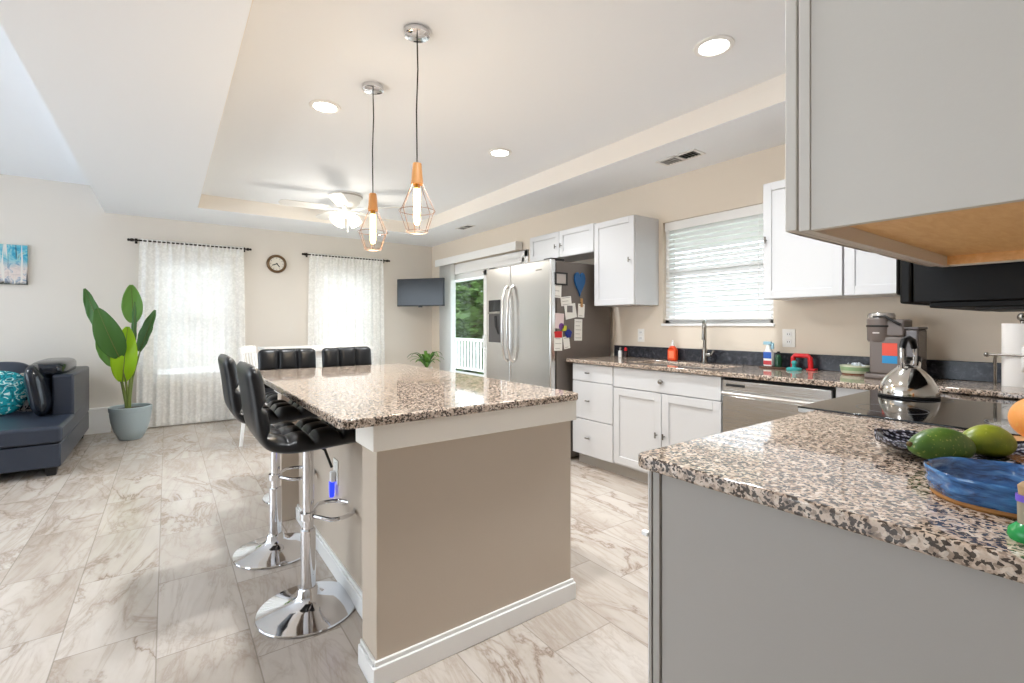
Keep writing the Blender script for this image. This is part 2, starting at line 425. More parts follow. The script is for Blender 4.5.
m = MB().box(XW - .012, XW + .001, y0 - .07, y0, 0, z1 + .08).box(XW - .012, XW + .001, y1, y1 + .07, 0, z1 + .08).box(XW - .012, XW + .001, y0 - .07, y1 + .07, z1, z1 + .08); part('door_casing', m, M_white, d, .003)
t = thing('vertical_blind', 'white vertical blind stacked at the far side of the glass door', 'blinds', (XW - .05, 6.4, .03))
part('valance', MB().box(XW - .115, XW - .1, 4.60, 6.72, 2.11, 2.215).box(XW - .1, XW - .013, 4.60, 6.72, 2.195, 2.215).box(XW - .1, XW - .013, 4.60, 4.612, 2.12, 2.195), M_white, t, .003)
part('head_rail', MB().box(XW - .08, XW - .03, 4.63, 6.70, 2.13, 2.18), M_white, t, .003)
for i in range(11):
    y = 6.26 + i * .036
    m = MB(); m.M = TM((XW - .055, y, 0), math.radians(18)); m.box(-.042, .042, -.0015, .0015, .03, 2.13); part('vane', m, M_slat, t)

# ------------------------------------------------------------------ outside the glass door: porch, railing, trees
struct('ground_lawn', MB().box(3.62, 40, -10, 40, -.9, -.8), mat('lawn', (80, 100, 52), .9))
struct('porch_floor', MB().box(XW + .12, 6.35, 3.2, 13, -.12, -.03), mat('porch_boards', (176, 172, 166), .7))
struct('porch_roof_shade', MB().box(XW + .12, 6.6, -1.0, 13, 2.62, 2.72).box(6.24, 6.42, 3.0, 13, 2.36, 2.62), M_white)  # roof runs on past the porch, added unseen to shade the sink window
r = thing('porch_railing', 'white porch railing outside the sliding glass door', 'railing', (6.2, 9, -.03))
part('top_rail', MB().box(6.16, 6.26, 4, 13, .80, .86), M_white, r, .006)
part('bottom_rail', MB().box(6.18, 6.24, 4, 13, .06, .11), M_white, r, .004)
for i in range(44):
    y = 6.1 + i * .15
    part('baluster', MB().box(6.192, 6.228, y, y + .036, .11, .80), M_white, r)
for y, l in ((11.9, 'white square porch post seen through the glass door'),):
    p = thing('porch_post', l, 'post', (6.33, y, -.03)); part('shaft', MB().box(6.272, 6.392, y - .06, y + .06, -.03, 2.36), M_white, p, .006)
    part('base_block', MB().box(6.264, 6.40, y - .08, y + .08, -.03, .12), M_white, p, .005)
def tree(x, y, h, rad, m, label, seed):
    rnd = random.Random(seed); t = thing('leafy_tree', label, 'tree', (x, y, -.8), 'trees beyond the porch')
    b = MB().tube([(x, y, -.8), (x + .05, y, h * .3), (x - .05, y + .05, h * .7)], [.16, .11, .04], 8); part('trunk', b, mat('bark', (96, 82, 66), .9), t)
    f = MB()
    for i in range(4200):
        a = rnd.uniform(0, 2 * PI); u = rnd.random() ** .5; zz = rnd.uniform(-.7, h)
        k = math.sin(PI * (zz + 1.2) / (h + 1.6)) ** .5
        c = Vector((x + math.cos(a) * rad * u * k, y + math.sin(a) * rad * u * k, zz))
        q = Matrix.Rotation(rnd.uniform(0, 6.3), 4, 'Z') @ Matrix.Rotation(rnd.uniform(-1.2, 1.2), 4, 'X'); s = rnd.uniform(.12, .24)
        f.add([c + q @ Vector(v) for v in ((-s, 0, 0), (0, -s * .5, .01), (s, 0, 0), (0, s * .5, .01))], [(0, 1, 2, 3)])
    part('foliage', f, m, t, kind='stuff')
for i, (x, y, h, rad, mm, l) in enumerate(((8.7, 14.4, 3.8, 1.5, M_foliage, 'leafy green tree close behind the porch railing'), (11.0, 18.6, 5.2, 1.9, M_foliage2, 'taller pale green tree behind the first one'),
        (8.4, 10.4, 3.0, 1.15, M_foliage, 'dark green tree at the right of the glass door view'), (13.9, 23.0, 6.8, 2.6, M_foliage, 'distant broad tree behind the others'))):
    tree(x, y, h, rad, mm, l, i + 3)

# ------------------------------------------------------------------ sheer curtains on rods
def curtain(x0, x1, z1, label, rl, xr0, xr1, bottom, seed):
    y = YB - .075; rnd = random.Random(seed)
    rod = thing('curtain_rod', rl, 'curtain rod', ((xr0 + xr1) / 2, YB, z1))
    part('rod', MB().tube([(xr0, y, z1), (xr1, y, z1)], .009, 10), M_bronze, rod)
    for s, x in ((-1, xr0), (1, xr1)):
        T = Matrix.Rotation(s * PI / 2, 4, 'Y')
        part('finial', MB().lathe([(0, -.03), (.012, -.028), (.018, -.02), (.018, .0), (.012, .01), (.016, .02), (.012, .03), (0, .034)], (x, y, z1), 12, T=T), M_bronze, rod)
        part('bracket', MB().box(x - s * .045 - .006, x - s * .045 + .006, y - .01, YB, z1 - .008, z1 + .008).box(x - s * .045 - .012, x - s * .045 + .012, YB - .006, YB, z1 - .03, z1 + .03), M_bronze, rod)
    ph = [rnd.uniform(0, 6.3) for _ in range(4)]
    def f(u, v):
        flare = (v - .5) * .03
        x = x0 + (x1 - x0) * u + (u - .5) * 2 * flare
        a = .006 + .008 * v
        yy = y + a * math.sin(u * 2 * PI * 9 + ph[0] + .6 * math.sin(v * 2 + ph[1])) + a * .5 * math.sin(u * 2 * PI * 17 + ph[2] + v)
        zz = z1 + .022 + (bottom - z1 - .022) * v
        k = max(0, 1 - v / .045); yy = yy * (1 - k) + k * (y + .015 * math.sin(u * 2 * PI * 24))
        return Vector((x, yy, zz))
    m = MB().grid(f, 240, 48)
    o = part('lace_curtain', m, M_sheer, loc=((x0 + x1) / 2, y, bottom), smooth=180, kind='stuff')
    tag(o, label, 'curtain')
curtain(-.275, .815, 2.187, 'white floor length lace curtain behind the tall potted plant', 'thin dark rod holding the left lace curtain', -.335, .857, .02, 1)
curtain(1.575, 2.665, 2.183, 'white lace curtain on the window nearer the television', 'thin dark rod holding the right lace curtain', 1.53, 2.725, .02, 5)

# ------------------------------------------------------------------ wall items
t = thing('wall_clock', 'small round dark rimmed clock on the wall between the curtains', 'clock', (1.195, YB, 2.031))
T = Matrix.Rotation(PI / 2, 4, 'X'); c = (1.195, YB - .001, 2.031)
part('rim', MB().lathe([(.088, .0), (.118, .0), (.124, .012), (.118, .034), (.104, .042), (.092, .034), (.088, .02)], c, 48, closed=True, T=T), mat('clock_rim', (112, 86, 58), .3, .4), t)
part('face', MB().lathe([(0, .0), (.092, .0), (.092, .018), (0, .018)], c, 40, T=T), mat('clock_face', (232, 226, 214), .6), t)
for ang, L, nm in ((math.radians(112), .055, 'hour_hand'), (math.radians(-140), .05, 'minute_hand')):
    m = MB(); m.M = Matrix.Translation((1.195, YB - .022, 2.031)) @ Matrix.Rotation(-ang, 4, 'Y'); m.box(-.006, .006, -.001, .001, -.012, L * 1.1); part(nm, m, M_dark, t)
m = MB()
for k in range(12):
    m.M = Matrix.Translation((1.195, YB - .0205, 2.031)) @ Matrix.Rotation(k * PI / 6, 4, 'Y'); m.box(-.002, .002, -.001, .001, .068, .082)
part('hour_marks', m, M_dark, t)

# painting of pale trunks under a blue sky
def paintmat():
    m = mat('painted_canvas', (120, 170, 190), .6); t = NT(m); p = t.obj()
    s = t.n('ShaderNodeSeparateXYZ', None, i0=p); z = s.outputs[2]
    n = t.noise(p, 9, 5, .6, 1.5)
    sky = t.ramp(n.outputs[0], [(.3, (24, 116, 160)), (.45, (70, 168, 196)), (.58, (150, 200, 205)), (.7, (96, 120, 110))])
    low = t.ramp(t.noise(p, 14, 4, .6, 1).outputs[0], [(.35, (208, 196, 190)), (.5, (226, 212, 204)), (.62, (150, 168, 186)), (.75, (120, 70, 60))])
    zz = t.math('ADD', z, t.math('MULTIPLY', n.outputs[0], .12))
    c = t.mix(t.ramp(zz, [(.22, (0, 0, 0, 1)), (.32, (1, 1, 1, 1))]), low, sky)
    tr = t.noise(t.scale(p, (1, 1, .06)), 30, 2, .5, .3).outputs[0]
    c = t.mix(t.ramp(tr, [(.56, (0, 0, 0, 1)), (.60, (1, 1, 1, 1))]), c, lin((225, 220, 212)))
    c = t.mix(t.ramp(tr, [(.34, (1, 1, 1, 1)), (.38, (0, 0, 0, 1))]), c, lin((50, 52, 66)))
    c = t.mix(t.ramp(zz, [(.065, (1, 1, 1, 1)), (.10, (0, 0, 0, 1))]), c, lin((58, 62, 52)))
    t.set('Base Color', c); return m
o = part('painting', MB().box(-1.75, -1.185, YB - .032, YB - .001, 1.632, 2.043), paintmat(), loc=(-1.45, YB - .001, 1.632), bevel=.003)
tag(o, 'blue painting of pale tree trunks on the wall above the sofa', 'painting')

# television on a corner bracket
tc = Vector((3.068, 6.58, 1.695)); ang = math.atan2(.463, .641)
dirv = Vector((.463, -.641, 0)).normalized(); rz = math.atan2(dirv.y, dirv.x)
t = thing('television', 'small black flat television mounted across the corner', 'television', tc)
m = MB(); m.M = TM(tc, rz); m.box(-.395, .395, 0, .035, -.205, .21); part('casing', m, M_black, t, .006)
m = MB(); m.M = TM(tc, rz); m.box(-.38, .38, -.003, .002, -.185, .197); part('screen', m, mat('tv_screen', (20, 21, 23), .16), t)
m = MB(); m.M = TM(tc, rz); m.box(-.03, .03, -.004, .02, -.222, -.203); part('sensor_tab', m, M_black, t, .003)
m = MB(); m.M = TM(tc, rz); m.box(-.1, .1, .035, .055, -.1, .1).box(-.03, .03, .05, .42, -.03, .03); part('wall_bracket', m, M_black, t, .004)

# outlets
def outlet(label, O, rz, w=.072, h=.118, two=False):
    t = thing('wall_outlet', label, 'outlet', O); m = MB(); m.M = TM(O, rz); m.box(-w / 2, w / 2, -.006, 0, -h / 2, h / 2); part('cover_plate', m, mat('outlet_plate', (240, 238, 233), .4), t, .002)
    for s in (-1, 1):
        m = MB(); m.M = TM(O, rz); m.box(-.017, .017, -.009, -.004, s * .026 - .015, s * .026 + .015); r = part('receptacle', m, M_white, t, .002)
        m = MB(); m.M = TM(O, rz); m.box(-.008, -.005, -.0095, -.0085, s * .026 - .004, s * .026 + .006).box(.005, .008, -.0095, -.0085, s * .026 - .004, s * .026 + .006); part('slots', m, M_dark, r)
    return t
outlet('white wall outlet above the backsplash near the refrigerator', (XW, 2.823, 1.118), -PI / 2)
outlet('wide white wall outlet between the spray bottle and the coffee maker', (XW, 1.55, 1.122), -PI / 2, .085, .125)

# ------------------------------------------------------------------ cabinets
def shaker(mb, w, h, rail=.058, t=.02, flat=False):
    if flat: mb.box(0, w, 0, t, 0, h); return mb
    mb.box(0, rail, 0, t, 0, h); mb.box(w - rail, w, 0, t, 0, h); mb.box(rail, w - rail, 0, t, 0, rail); mb.box(rail, w - rail, 0, t, h - rail, h)
    mb.box(rail - .002, w - rail + .002, .009, t - .002, rail - .002, h - rail + .002)
    return mb
RZX, RZY = -PI / 2, PI    # facing -X / facing +Y
def door_part(name, O, rz, w, h, parent, flat=False, rail=.058):
    m = MB(); m.M = TM(O, rz); shaker(m, w, h, rail, flat=flat); return part(name, m, M_cab, parent, .0025)
def tknob(O, rz, parent, vertical=True, L=.042):
    m = MB(); m.M = TM(O, rz); m.tube([(0, .002, 0), (0, -.022, 0)], .0045, 8)
    m.tube([(0, -.024, -L / 2), (0, -.024, L / 2)] if vertical else [(-L / 2, -.024, 0), (L / 2, -.024, 0)], .0055, 10)
    return part('knob', m, M_nickel, parent)
XF = 2.89
def base_body(name, label, ya, yb_, extra_toe=True):
    t = thing(name, label, 'cabinet', (3.2, (ya + yb_) / 2, 0))
    part('carcass', MB().box(XF + .02, XW - .003, ya, yb_, .10, .884), M_cab, t, .001)
    part('toe_kick', MB().box(XF + .085, XW - .003, ya, yb_, 0, .10), mat('toe_board', (188, 184, 178), .5), t)
    return t
ya, yb_ = 2.613, 3.085
t = base_body('base_cabinet', 'white three drawer cabinet beside the refrigerator', ya, yb_)
for za, zb in ((.735, .878), (.412, .729), (.105, .406)):
    dr = door_part('drawer', (XF, yb_ - .006, za), RZX, yb_ - ya - .010, zb - za, t, flat=True)
    tknob((XF, (ya + yb_) / 2 + .03, (za + zb) / 2 - (.0 if zb > .8 else .0)), RZX, dr, False, .05)
ya, yb_ = 1.69, 2.611
t = base_body('base_cabinet', 'white two door cabinet under the sink', ya, yb_)
dr = door_part('false_drawer', (XF, yb_ - .004, .722), RZX, yb_ - ya - .008, .156, t, flat=True)
m = MB(); m.M = TM((XF, 2.146, .803), RZX, PI / 2); m.lathe([(0, -.001), (.008, 0), (.006, .012), (.013, .016), (.018, .022), (.017, .029), (.010, .033), (0, .034)], n=20); part('round_knob', m, M_nickel, dr)
for k, (a, b) in enumerate(((2.155, 2.607), (1.694, 2.149))):
    dd = door_part('door', (XF, b, .118), RZX, b - a, .597, t); tknob((XF, 2.189 if k == 0 else 2.124, .412), RZX, dd)
t = thing('base_cabinet', 'narrow white corner filler cabinet between dishwasher and range', 'cabinet', (3.2, .92, 0))
part('carcass', MB().box(XF + .004, XW - .003, .775, 1.046, .10, .884), M_cab, t, .002); part('toe_kick', MB().box(XF + .085, XW - .003, .775, 1.046, 0, .10), MATS['toe_board'], t)
part('corner_body', MB().box(2.64, XW - .003, .08, .775, 0, .884), M_cab, t)

# dishwasher
t = thing('dishwasher', 'stainless steel dishwasher under the counter', 'dishwasher', (3.2, 1.37, 0))
a, b = 1.055, 1.683
part('tub', MB().box(XF + .02, XW - .01, a, b, .10, .872), M_dark, t); part('door', MB().box(XF - .012, XF + .02, a + .004, b - .004, .11, .765), M_steelh, t, .004)
part('control_panel', MB().box(XF - .012, XF + .02, a + .004, b - .004, .775, .864), M_steelh, t, .004)
part('vent_badge', MB().box(XF - .015, XF - .011, b - .15, b - .03, .826, .842), M_dark, t, .001)
m = MB().tube([(XF - .012, b - .01, .785), (XF - .05, b - .03, .785), (XF - .055, (a + b) / 2, .785), (XF - .05, a + .03, .785), (XF - .012, a + .01, .785)], .014, 10); part('handle', m, M_steelh, t)
part('kick_plate', MB().box(XF + .07, XF + .09, a, b, .0, .10), M_dark, t)

# near base cabinet with the grey end panel
t = thing('base_cabinet', 'grey end panelled base cabinet in the right foreground', 'cabinet', (1.38, .4, 0))
part('carcass', MB().box(.92, 1.853, .078, .690, .10, .884), M_pen, t)
part('end_panel', MB().box(.915, .925, .075, .680, 0, .884), M_pen, t, .001)
part('end_stile', MB().box(.909, .935, .682, .700, 0, .884).box(.909, .93, .704, .712, .1, .884), M_pen, t, .001)
part('toe_kick', MB().box(.93, 1.853, .60, .625, 0, .10), MATS['toe_board'], t)
for x0, x1 in ((.925, 1.386), (1.392, 1.85)):
    dr = door_part('drawer', (x1, .727, .735), RZY, x1 - x0, .14, t, flat=True); tknob(((x0 + x1) / 2, .727, .80), RZY, dr, False)
    dd = door_part('door', (x1, .727, .118), RZY, x1 - x0, .61, t); tknob((x1 - .04 if x0 < 1 else x0 + .04, .727, .66), RZY, dd)
part('bumper', MB().box(.905, .918, .712, .730, .722, .733), M_white, t, .002)

# upper cabinets
def upper(label, ya, yb_, za, zb, doors, knobs, xf=3.17):
    t = thing('wall_cabinet', label, 'cabinet', (XW - .16, (ya + yb_) / 2, za))
    part('carcass', MB().box(xf + .02, XW - .002, ya, yb_, za, zb), M_cab, t, .0015)
    for (a, b), k in zip(doors, knobs):
        dd = door_part('door', (xf, b, za + .003), RZX, b - a, zb - za - .006, t, rail=.052)
        tknob((xf, k[0], k[1]), RZX, dd)
    return t
upper('low white two door cabinet above the refrigerator', 3.098, 4.05, 1.885, 2.15, [(3.578, 4.047), (3.101, 3.572)], [(3.62, 1.998), (3.535, 1.998)])
upper('white single door wall cabinet between refrigerator and sink window', 2.632, 3.094, 1.385, 2.14, [(2.635, 3.091)], [(2.675, 1.765)])
upper('white wall cabinet just right of the sink window', 1.110, 1.568, 1.382, 2.14, [(1.113, 1.565)], [(1.542, 1.765)])
upper('white corner wall cabinet above the coffee maker', .43, 1.106, 1.382, 2.14, [(.55, 1.103)], [(.60, 1.46)])

# the overhead cabinet at upper right: painted end, recessed plywood bottom
t = thing('wall_cabinet', 'large grey-white overhead cabinet at the upper right with plywood underside', 'cabinet', (1.38, .24, 1.385))
X0, X1, Z0, Z1 = .93, 1.85, 1.385, 2.14
part('end_panel', MB().box(X0, X0 + .016, .072, .3755, Z0, Z1), M_cabgray, t, .001)
part('far_end_panel', MB().box(X1 - .016, X1, .072, .374, Z0, Z1), M_cabgray, t, .001)
part('face_frame', MB().box(X0 - .003, X0 + .04, .3755, .394, Z0, Z1).box(X1 - .04, X1, .3755, .394, Z0, Z1).box(X0 + .04, X1 - .04, .3755, .394, Z0, Z0 + .04).box(X0 + .04, X1 - .04, .3755, .394, Z1 - .04, Z1), M_cabgray, t, .001)
part('bottom_board', MB().box(X0 + .016, X1 - .016, .072, .3755, Z0 + .028, Z0 + .040), M_ply, t, label='unpainted maple coloured plywood underside')
part('hanging_rail', MB().box(X0 + .016, X1 - .016, .072, .088, Z0, Z0 + .028), M_ply, t, label='plywood rail along the wall')
part('side_cleat', MB().box(X1 - .03, X1 - .016, .088, .3755, Z0 + .004, Z0 + .028), M_ply, t)
part('top_board', MB().box(X0 + .016, X1 - .016, .072, .3755, Z1 - .016, Z1), M_cabgray, t)
for x0, x1 in ((X0 + .001, 1.388), (1.392, X1 - .001)):
    m = MB(); m.M = TM((x1, .4195, Z0 + .004), RZY); shaker(m, x1 - x0, Z1 - Z0 - .008, .055); part('door', m, M_cabgray, t, .002)
# microwave
t = thing('microwave', 'black microwave hood mounted over the range', 'microwave', (2.25, .26, 1.262))
part('casing', MB().box(1.872, 2.632, .074, .466, 1.285, 1.70), M_mw, t, .004)
part('door', MB().box(1.872, 2.632, .470, .500, 1.282, 1.70).box(1.88, 2.62, .498, .512, 1.31, 1.69), M_mw, t, .012)
part('under_panel', MB().box(1.885, 2.62, .10, .43, 1.268, 1.285), M_mw, t, .003)
part('grease_filter', MB().box(1.89, 2.22, .14, .33, 1.258, 1.268), M_dark, t, .002)
part('handle', MB().tube([(2.42, .51, 1.34), (2.42, .545, 1.36), (2.42, .545, 1.62), (2.42, .51, 1.64)], .009, 8), M_black, t)
t = thing('wall_cabinet', 'short cabinet above the microwave hood', 'cabinet', (2.25, .22, 1.705))
part('carcass', MB().box(1.856, 2.64, .072, .374, 1.705, 2.14), M_cab, t)
for x0, x1 in ((1.859, 2.246), (2.25, 2.637)):
    m = MB(); m.M = TM((x1, .396, 1.708), RZY); shaker(m, x1 - x0, .43, .05); part('door', m, M_cab, t, .002)

# ------------------------------------------------------------------ counters
def slab(label, polys, z0, z1, loc, bev=.006):
    m = MB()
    for p in polys: m.prism(p, z0, z1)
    o = part('countertop', m, M_granite, loc=loc, bevel=bev, seg=3); tag(o, label, 'countertop'); return o
ZK = .915
SX0, SX1, SY0, SY1 = 3.02, 3.34, 1.80, 2.56
def rc(x0, x1, y0, y1, r=.02, corners=(0, 0, 0, 0)):
    out = []
    for (cx, cy, a0), k in zip(((x0 + r, y0 + r, PI), (x1 - r, y0 + r, 1.5 * PI), (x1 - r, y1 - r, 0), (x0 + r, y1 - r, PI / 2)), corners):
        if k: out += [(cx + r * math.cos(a0 + q * PI / 12), cy + r * math.sin(a0 + q * PI / 12)) for q in range(7)]
        else: out.append((x0 if cx < (x0 + x1) / 2 else x1, y0 if cy < (y0 + y1) / 2 else y1))
    return out
slab('speckled granite countertop left of the range, in the right foreground', [rc(.885, 1.858, .073, .738, .03, (0, 0, 0, 1))], ZK - .031, ZK, (1.37, .4, ZK - .031))
# L-shaped sink run built as one ring around the sink cut-out
m = MB()
outer = [(2.63, .073), (3.498, .073), (3.498, 3.135), (2.862, 3.135), (2.862, .745), (2.63, .745)]
hole = [(SX0, SY0), (SX1, SY0), (SX1, SY1), (SX0, SY1)]
def ring_faces(m, z0, z1):
    bm = bmesh.new()
    P = lambda x, y, z: bm.verts.new((x, y, z))
    quads = [((2.63, .073), (3.498, .745)), ((2.862, .745), (3.498, SY0)), ((2.862, SY0), (SX0, SY1)), ((SX1, SY0), (3.498, SY1)), ((2.862, SY1), (3.498, 3.135))]
    # split coordinates so that neighbouring cells share vertices
    xs = [2.63, 2.862, SX0, SX1, 3.498]; ys = [.073, .745, SY0, SY1, 3.135]
    cells = set()
    for i in range(4):
        for j in range(4):
            cx, cy = (xs[i] + xs[i + 1]) / 2, (ys[j] + ys[j + 1]) / 2
            if any(q[0][0] < cx < q[1][0] and q[0][1] < cy < q[1][1] for q in quads): cells.add((i, j))
    for i, j in cells:
        for z, fl in ((z1, 0), (z0, 1)):
            q = [(xs[i], ys[j], z), (xs[i + 1], ys[j], z), (xs[i + 1], ys[j + 1], z), (xs[i], ys[j + 1], z)]
            m.add(q[::-1] if fl else q, [(0, 1, 2, 3)])
        for di, dj, e in ((-1, 0, ((xs[i], ys[j]), (xs[i], ys[j + 1]))), (1, 0, ((xs[i + 1], ys[j]), (xs[i + 1], ys[j + 1]))), (0, -1, ((xs[i], ys[j]), (xs[i + 1], ys[j]))), (0, 1, ((xs[i], ys[j + 1]), (xs[i + 1], ys[j + 1])))):
            if (i + di, j + dj) not in cells:
                (ax, ay), (bx_, by) = e; m.add([(ax, ay, z0), (bx_, by, z0), (bx_, by, z1), (ax, ay, z1)], [(0, 1, 2, 3)])
    bm.free()
ring_faces(m, ZK - .031, ZK)
o = part('countertop', m, M_granite, loc=(3.18, 1.8, ZK - .031), bevel=.005); tag(o, 'long speckled granite sink countertop along the right wall', 'countertop')
o = part('backsplash', MB().box(XW - .022, XW - .001, .075, 3.13, ZK, 1.018), M_bsplash, loc=(XW, 1.6, ZK), bevel=.003); tag(o, 'low black stone backsplash strip behind the sink countertop', 'backsplash')
# sink bowl
t = thing('kitchen_sink', 'undermount steel sink set in the granite under the window', 'sink', (3.18, 2.18, .70))
m = MB(); a, b, c_, e_ = SX0 - .008, SX1 + .008, SY0 - .008, SY1 + .008
m.box(a, b, c_, e_, .70, .703).box(a - .003, a, c_, e_, .70, ZK - .032).box(b, b + .003, c_, e_, .70, ZK - .032).box(a, b, c_ - .003, c_, .70, ZK - .032).box(a, b, e_, e_ + .003, .70, ZK - .032)
part('bowl', m, M_steelh, t); part('drain', MB().lathe([(0, .7035), (.045, .7035), (.045, .708), (.03, .705), (0, .705)], (3.18, 2.18, 0), 20), M_chrome, t)
# faucet
t = thing('faucet', 'tall brushed nickel faucet with arched spout behind the sink', 'faucet', (3.40, 2.127, ZK))
fx, fy = 3.40, 2.127
part('base', MB().lathe([(0, 0), (.028, 0), (.028, .006), (.022, .012), (.020, .10), (.017, .115), (0, .116)], (fx, fy, ZK), 20), M_nickel, t)
sw = Vector((-.88, -.475))
pts = [(fx, fy, ZK + .10), (fx, fy, ZK + .26)] + [(fx + sw[0] * (.065 - .065 * math.cos(a)), fy + sw[1] * (.065 - .065 * math.cos(a)), ZK + .26 + .065 * math.sin(a)) for a in [PI * k / 10 for k in range(1, 11)]] + [(fx + sw[0] * .13, fy + sw[1] * .13, ZK + .23), (fx + sw[0] * .13, fy + sw[1] * .13, ZK + .20)]
part('spout', MB().tube(pts, .0125, 12), M_nickel, t); part('spray_head', MB().tube([pts[-2], pts[-1], (fx + sw[0] * .13, fy + sw[1] * .13, ZK + .185)], [.0135, .015, .014], 12), M_nickel, t)
part('handle', MB().tube([(fx, fy - .015, ZK + .065), (fx, fy - .05, ZK + .068)], .016, 12).tube([(fx, fy - .05, ZK + .068), (fx - .005, fy - .075, ZK + .10)], [.008, .006], 8), M_nickel, t)

# range
t = thing('kitchen_range', 'black glass top range set between the granite counters', 'range', (2.244, .42, 0))
part('body', MB().box(1.862, 2.626, .08, .735, .03, .898), M_black, t); part('oven_door', MB().box(1.866, 2.622, .735, .775, .20, .78).box(1.93, 2.56, .774, .778, .34, .68), M_steel, t, .005)
part('glass_cooktop', MB().box(1.848, 2.640, .078, .790, .9155, .9215), M_gloss, t, .002); part('trim_rail', MB().box(1.860, 2.628, .076, .793, .899, .9155), M_nickel, t, .001)
part('control_panel', MB().box(1.866, 2.622, .735, .782, .79, .897), M_steel, t, .004)
for k in range(5):
    part('control_knob', MB().lathe([(0, 0), (.020, 0), (.018, .022), (0, .024)], (1.95 + k * .147, .782, .845), 16, T=Matrix.Rotation(-PI / 2, 4, 'X')), M_steel, t)
part('oven_handle', MB().tube([(1.92, .775, .74), (1.92, .82, .745), (2.57, .82, .745), (2.57, .775, .74)], .011, 8), M_steel, t)
part('drawer', MB().box(1.866, 2.622, .735, .77, .04, .19), M_steel, t, .004)
for x, y, r in ((2.05, .57, .10), (2.43, .57, .085), (2.05, .25, .085), (2.43, .25, .10)):
    part('burner_mark', MB().lathe([(r - .002, .9214), (r + .001, .9214), (r + .001, .9218), (r - .002, .9218)], (x, y, 0), 40, closed=True), mat('burner_ring', (80, 80, 84), .3), t)

# ------------------------------------------------------------------ refrigerator
FX, FY0, FY1, FZ = 2.70, 3.155, 4.185, 1.79
t = thing('refrigerator', 'stainless side by side refrigerator with notes on its grey side', 'refrigerator', (3.08, 3.67, 0))
part('cabinet', MB().box(FX + .075, 3.465, FY0 + .004, FY1, .02, FZ - .012), M_fside, t, .006)
seam = 3.754
for a, b, nm in ((FY0, seam - .004, 'right'), (seam + .004, FY1, 'left')):
    dd = part('door', MB().box(FX, FX + .062, a, b, .06, FZ), M_steel, t, .012, seg=3)
    s = 1 if nm == 'left' else -1; y = seam + s * .045
    hp = [(FX, y + s * .005, .86), (FX - .035, y, .885), (FX - .06, y - s * .002, 1.0), (FX - .068, y - s * .004, 1.22), (FX - .06, y - s * .002, 1.44), (FX - .035, y, 1.56), (FX, y + s * .005, 1.59)]
    part('handle', MB().tube(hp, .014, 10), M_steel, dd)
    if nm == 'left':
        part('dispenser_panel', MB().box(FX - .004, FX + .004, 3.925, 4.135, 1.345, 1.465), M_gloss, dd, .002)
        part('dispenser_recess', MB().box(FX - .003, FX + .003, 3.925, 4.135, 1.035, 1.325), mat('recess_grey', (72, 70, 70), .4), dd, .002)
        part('dispenser_sill', MB().box(FX - .012, FX + .003, 3.925, 4.135, 1.327, 1.342), M_nickel, dd, .002)
        part('dispenser_chute', MB().tube([(FX - .006, 4.0, 1.30), (FX - .012, 3.985, 1.2), (FX - .006, 3.95, 1.12)], [.018, .014, .008], 8), M_dark, dd)
part('hinge_cover', MB().box(FX + .02, FX + .18, FY0 + .02, FY0 + .12, FZ - .012, FZ + .012).box(FX + .02, FX + .18, FY1 - .12, FY1 - .02, FZ - .012, FZ + .012), M_dark, t, .004)
part('badge', MB().box(FX - .002, FX + .001, 3.28, 3.36, 1.70, 1.712), M_nickel, t)
part('base_grille', MB().box(FX + .03, FX + .075, FY0 + .01, FY1 - .01, .0, .058), M_dark, t)
# things on its side (facing -Y)
YS = FY0 + .004
def sheet(name, label, cat, x0, x1, z0, z1, m, tilt=0, th=.003, dy=0, group=None, lines=0):
    cx, cz = (x0 + x1) / 2, (z0 + z1) / 2; w, h = (x1 - x0) / 2, (z1 - z0) / 2
    R = Matrix.Translation((cx, YS - .0005 - dy, cz)) @ Matrix.Rotation(tilt, 4, 'Y')
    t = thing(name, label, cat, (cx, YS - .0005 - dy, cz), group)
    b = MB(); b.M = R; b.box(-w, w, -th, 0, -h, h); part('sheet', b, m, t)
    if lines:
        b = MB(); b.M = R
        for k in range(lines):
            zz = h * .75 - k * (1.5 * h / max(1, lines - 1)); b.box(-w * .75, w * (.75 if k % 2 == 0 else .4), -th - .0006, -th + .0002, zz - .0025, zz + .0025)
        part('print', b, mat('faded_print', (176, 172, 168), .8), t)
    return t
t = thing('framed_magnet', 'small black framed magnet near the top of the refrigerator side', 'picture frame', (2.82, YS, 1.62))
b = MB().box(2.752, 2.765, YS - .012, YS, 1.565, 1.675).box(2.878, 2.891, YS - .012, YS, 1.565, 1.675).box(2.752, 2.891, YS - .012, YS, 1.565, 1.577).box(2.752, 2.891, YS - .012, YS, 1.663, 1.675); part('frame', b, M_black, t, .002)
part('card', MB().box(2.763, 2.88, YS - .006, YS - .001, 1.575, 1.665), mat('photo_card', (186, 180, 176), .5), t)
hp = []
for k in range(40):
    a = 2 * PI * k / 40; hp.append((3.045 + .0047 * 14 * math.sin(a) ** 3, 1.60 + .0075 * (13 * math.cos(a) - 5 * math.cos(2 * a) - 2 * math.cos(3 * a) - math.cos(4 * a)) ))
o = part('heart_magnet', MB().prism(hp, YS - .016, YS - .0005, 'y'), mat('cobalt_blue', (20, 82, 134), .4), loc=(3.045, YS - .0005, 1.60), bevel=.004); tag(o, 'blue heart shaped magnet on the refrigerator side', 'magnet')
sheet('paper_note', 'white note hanging just under the framed magnet', 'paper', 2.742, 2.826, 1.452, 1.572, M_paper, .04, lines=3)
sheet('paper_note', 'horizontal white card above the picture card in the middle of the refrigerator side', 'paper', 2.82, 2.945, 1.385, 1.465, M_paper, -.12, .003, .001, lines=3)
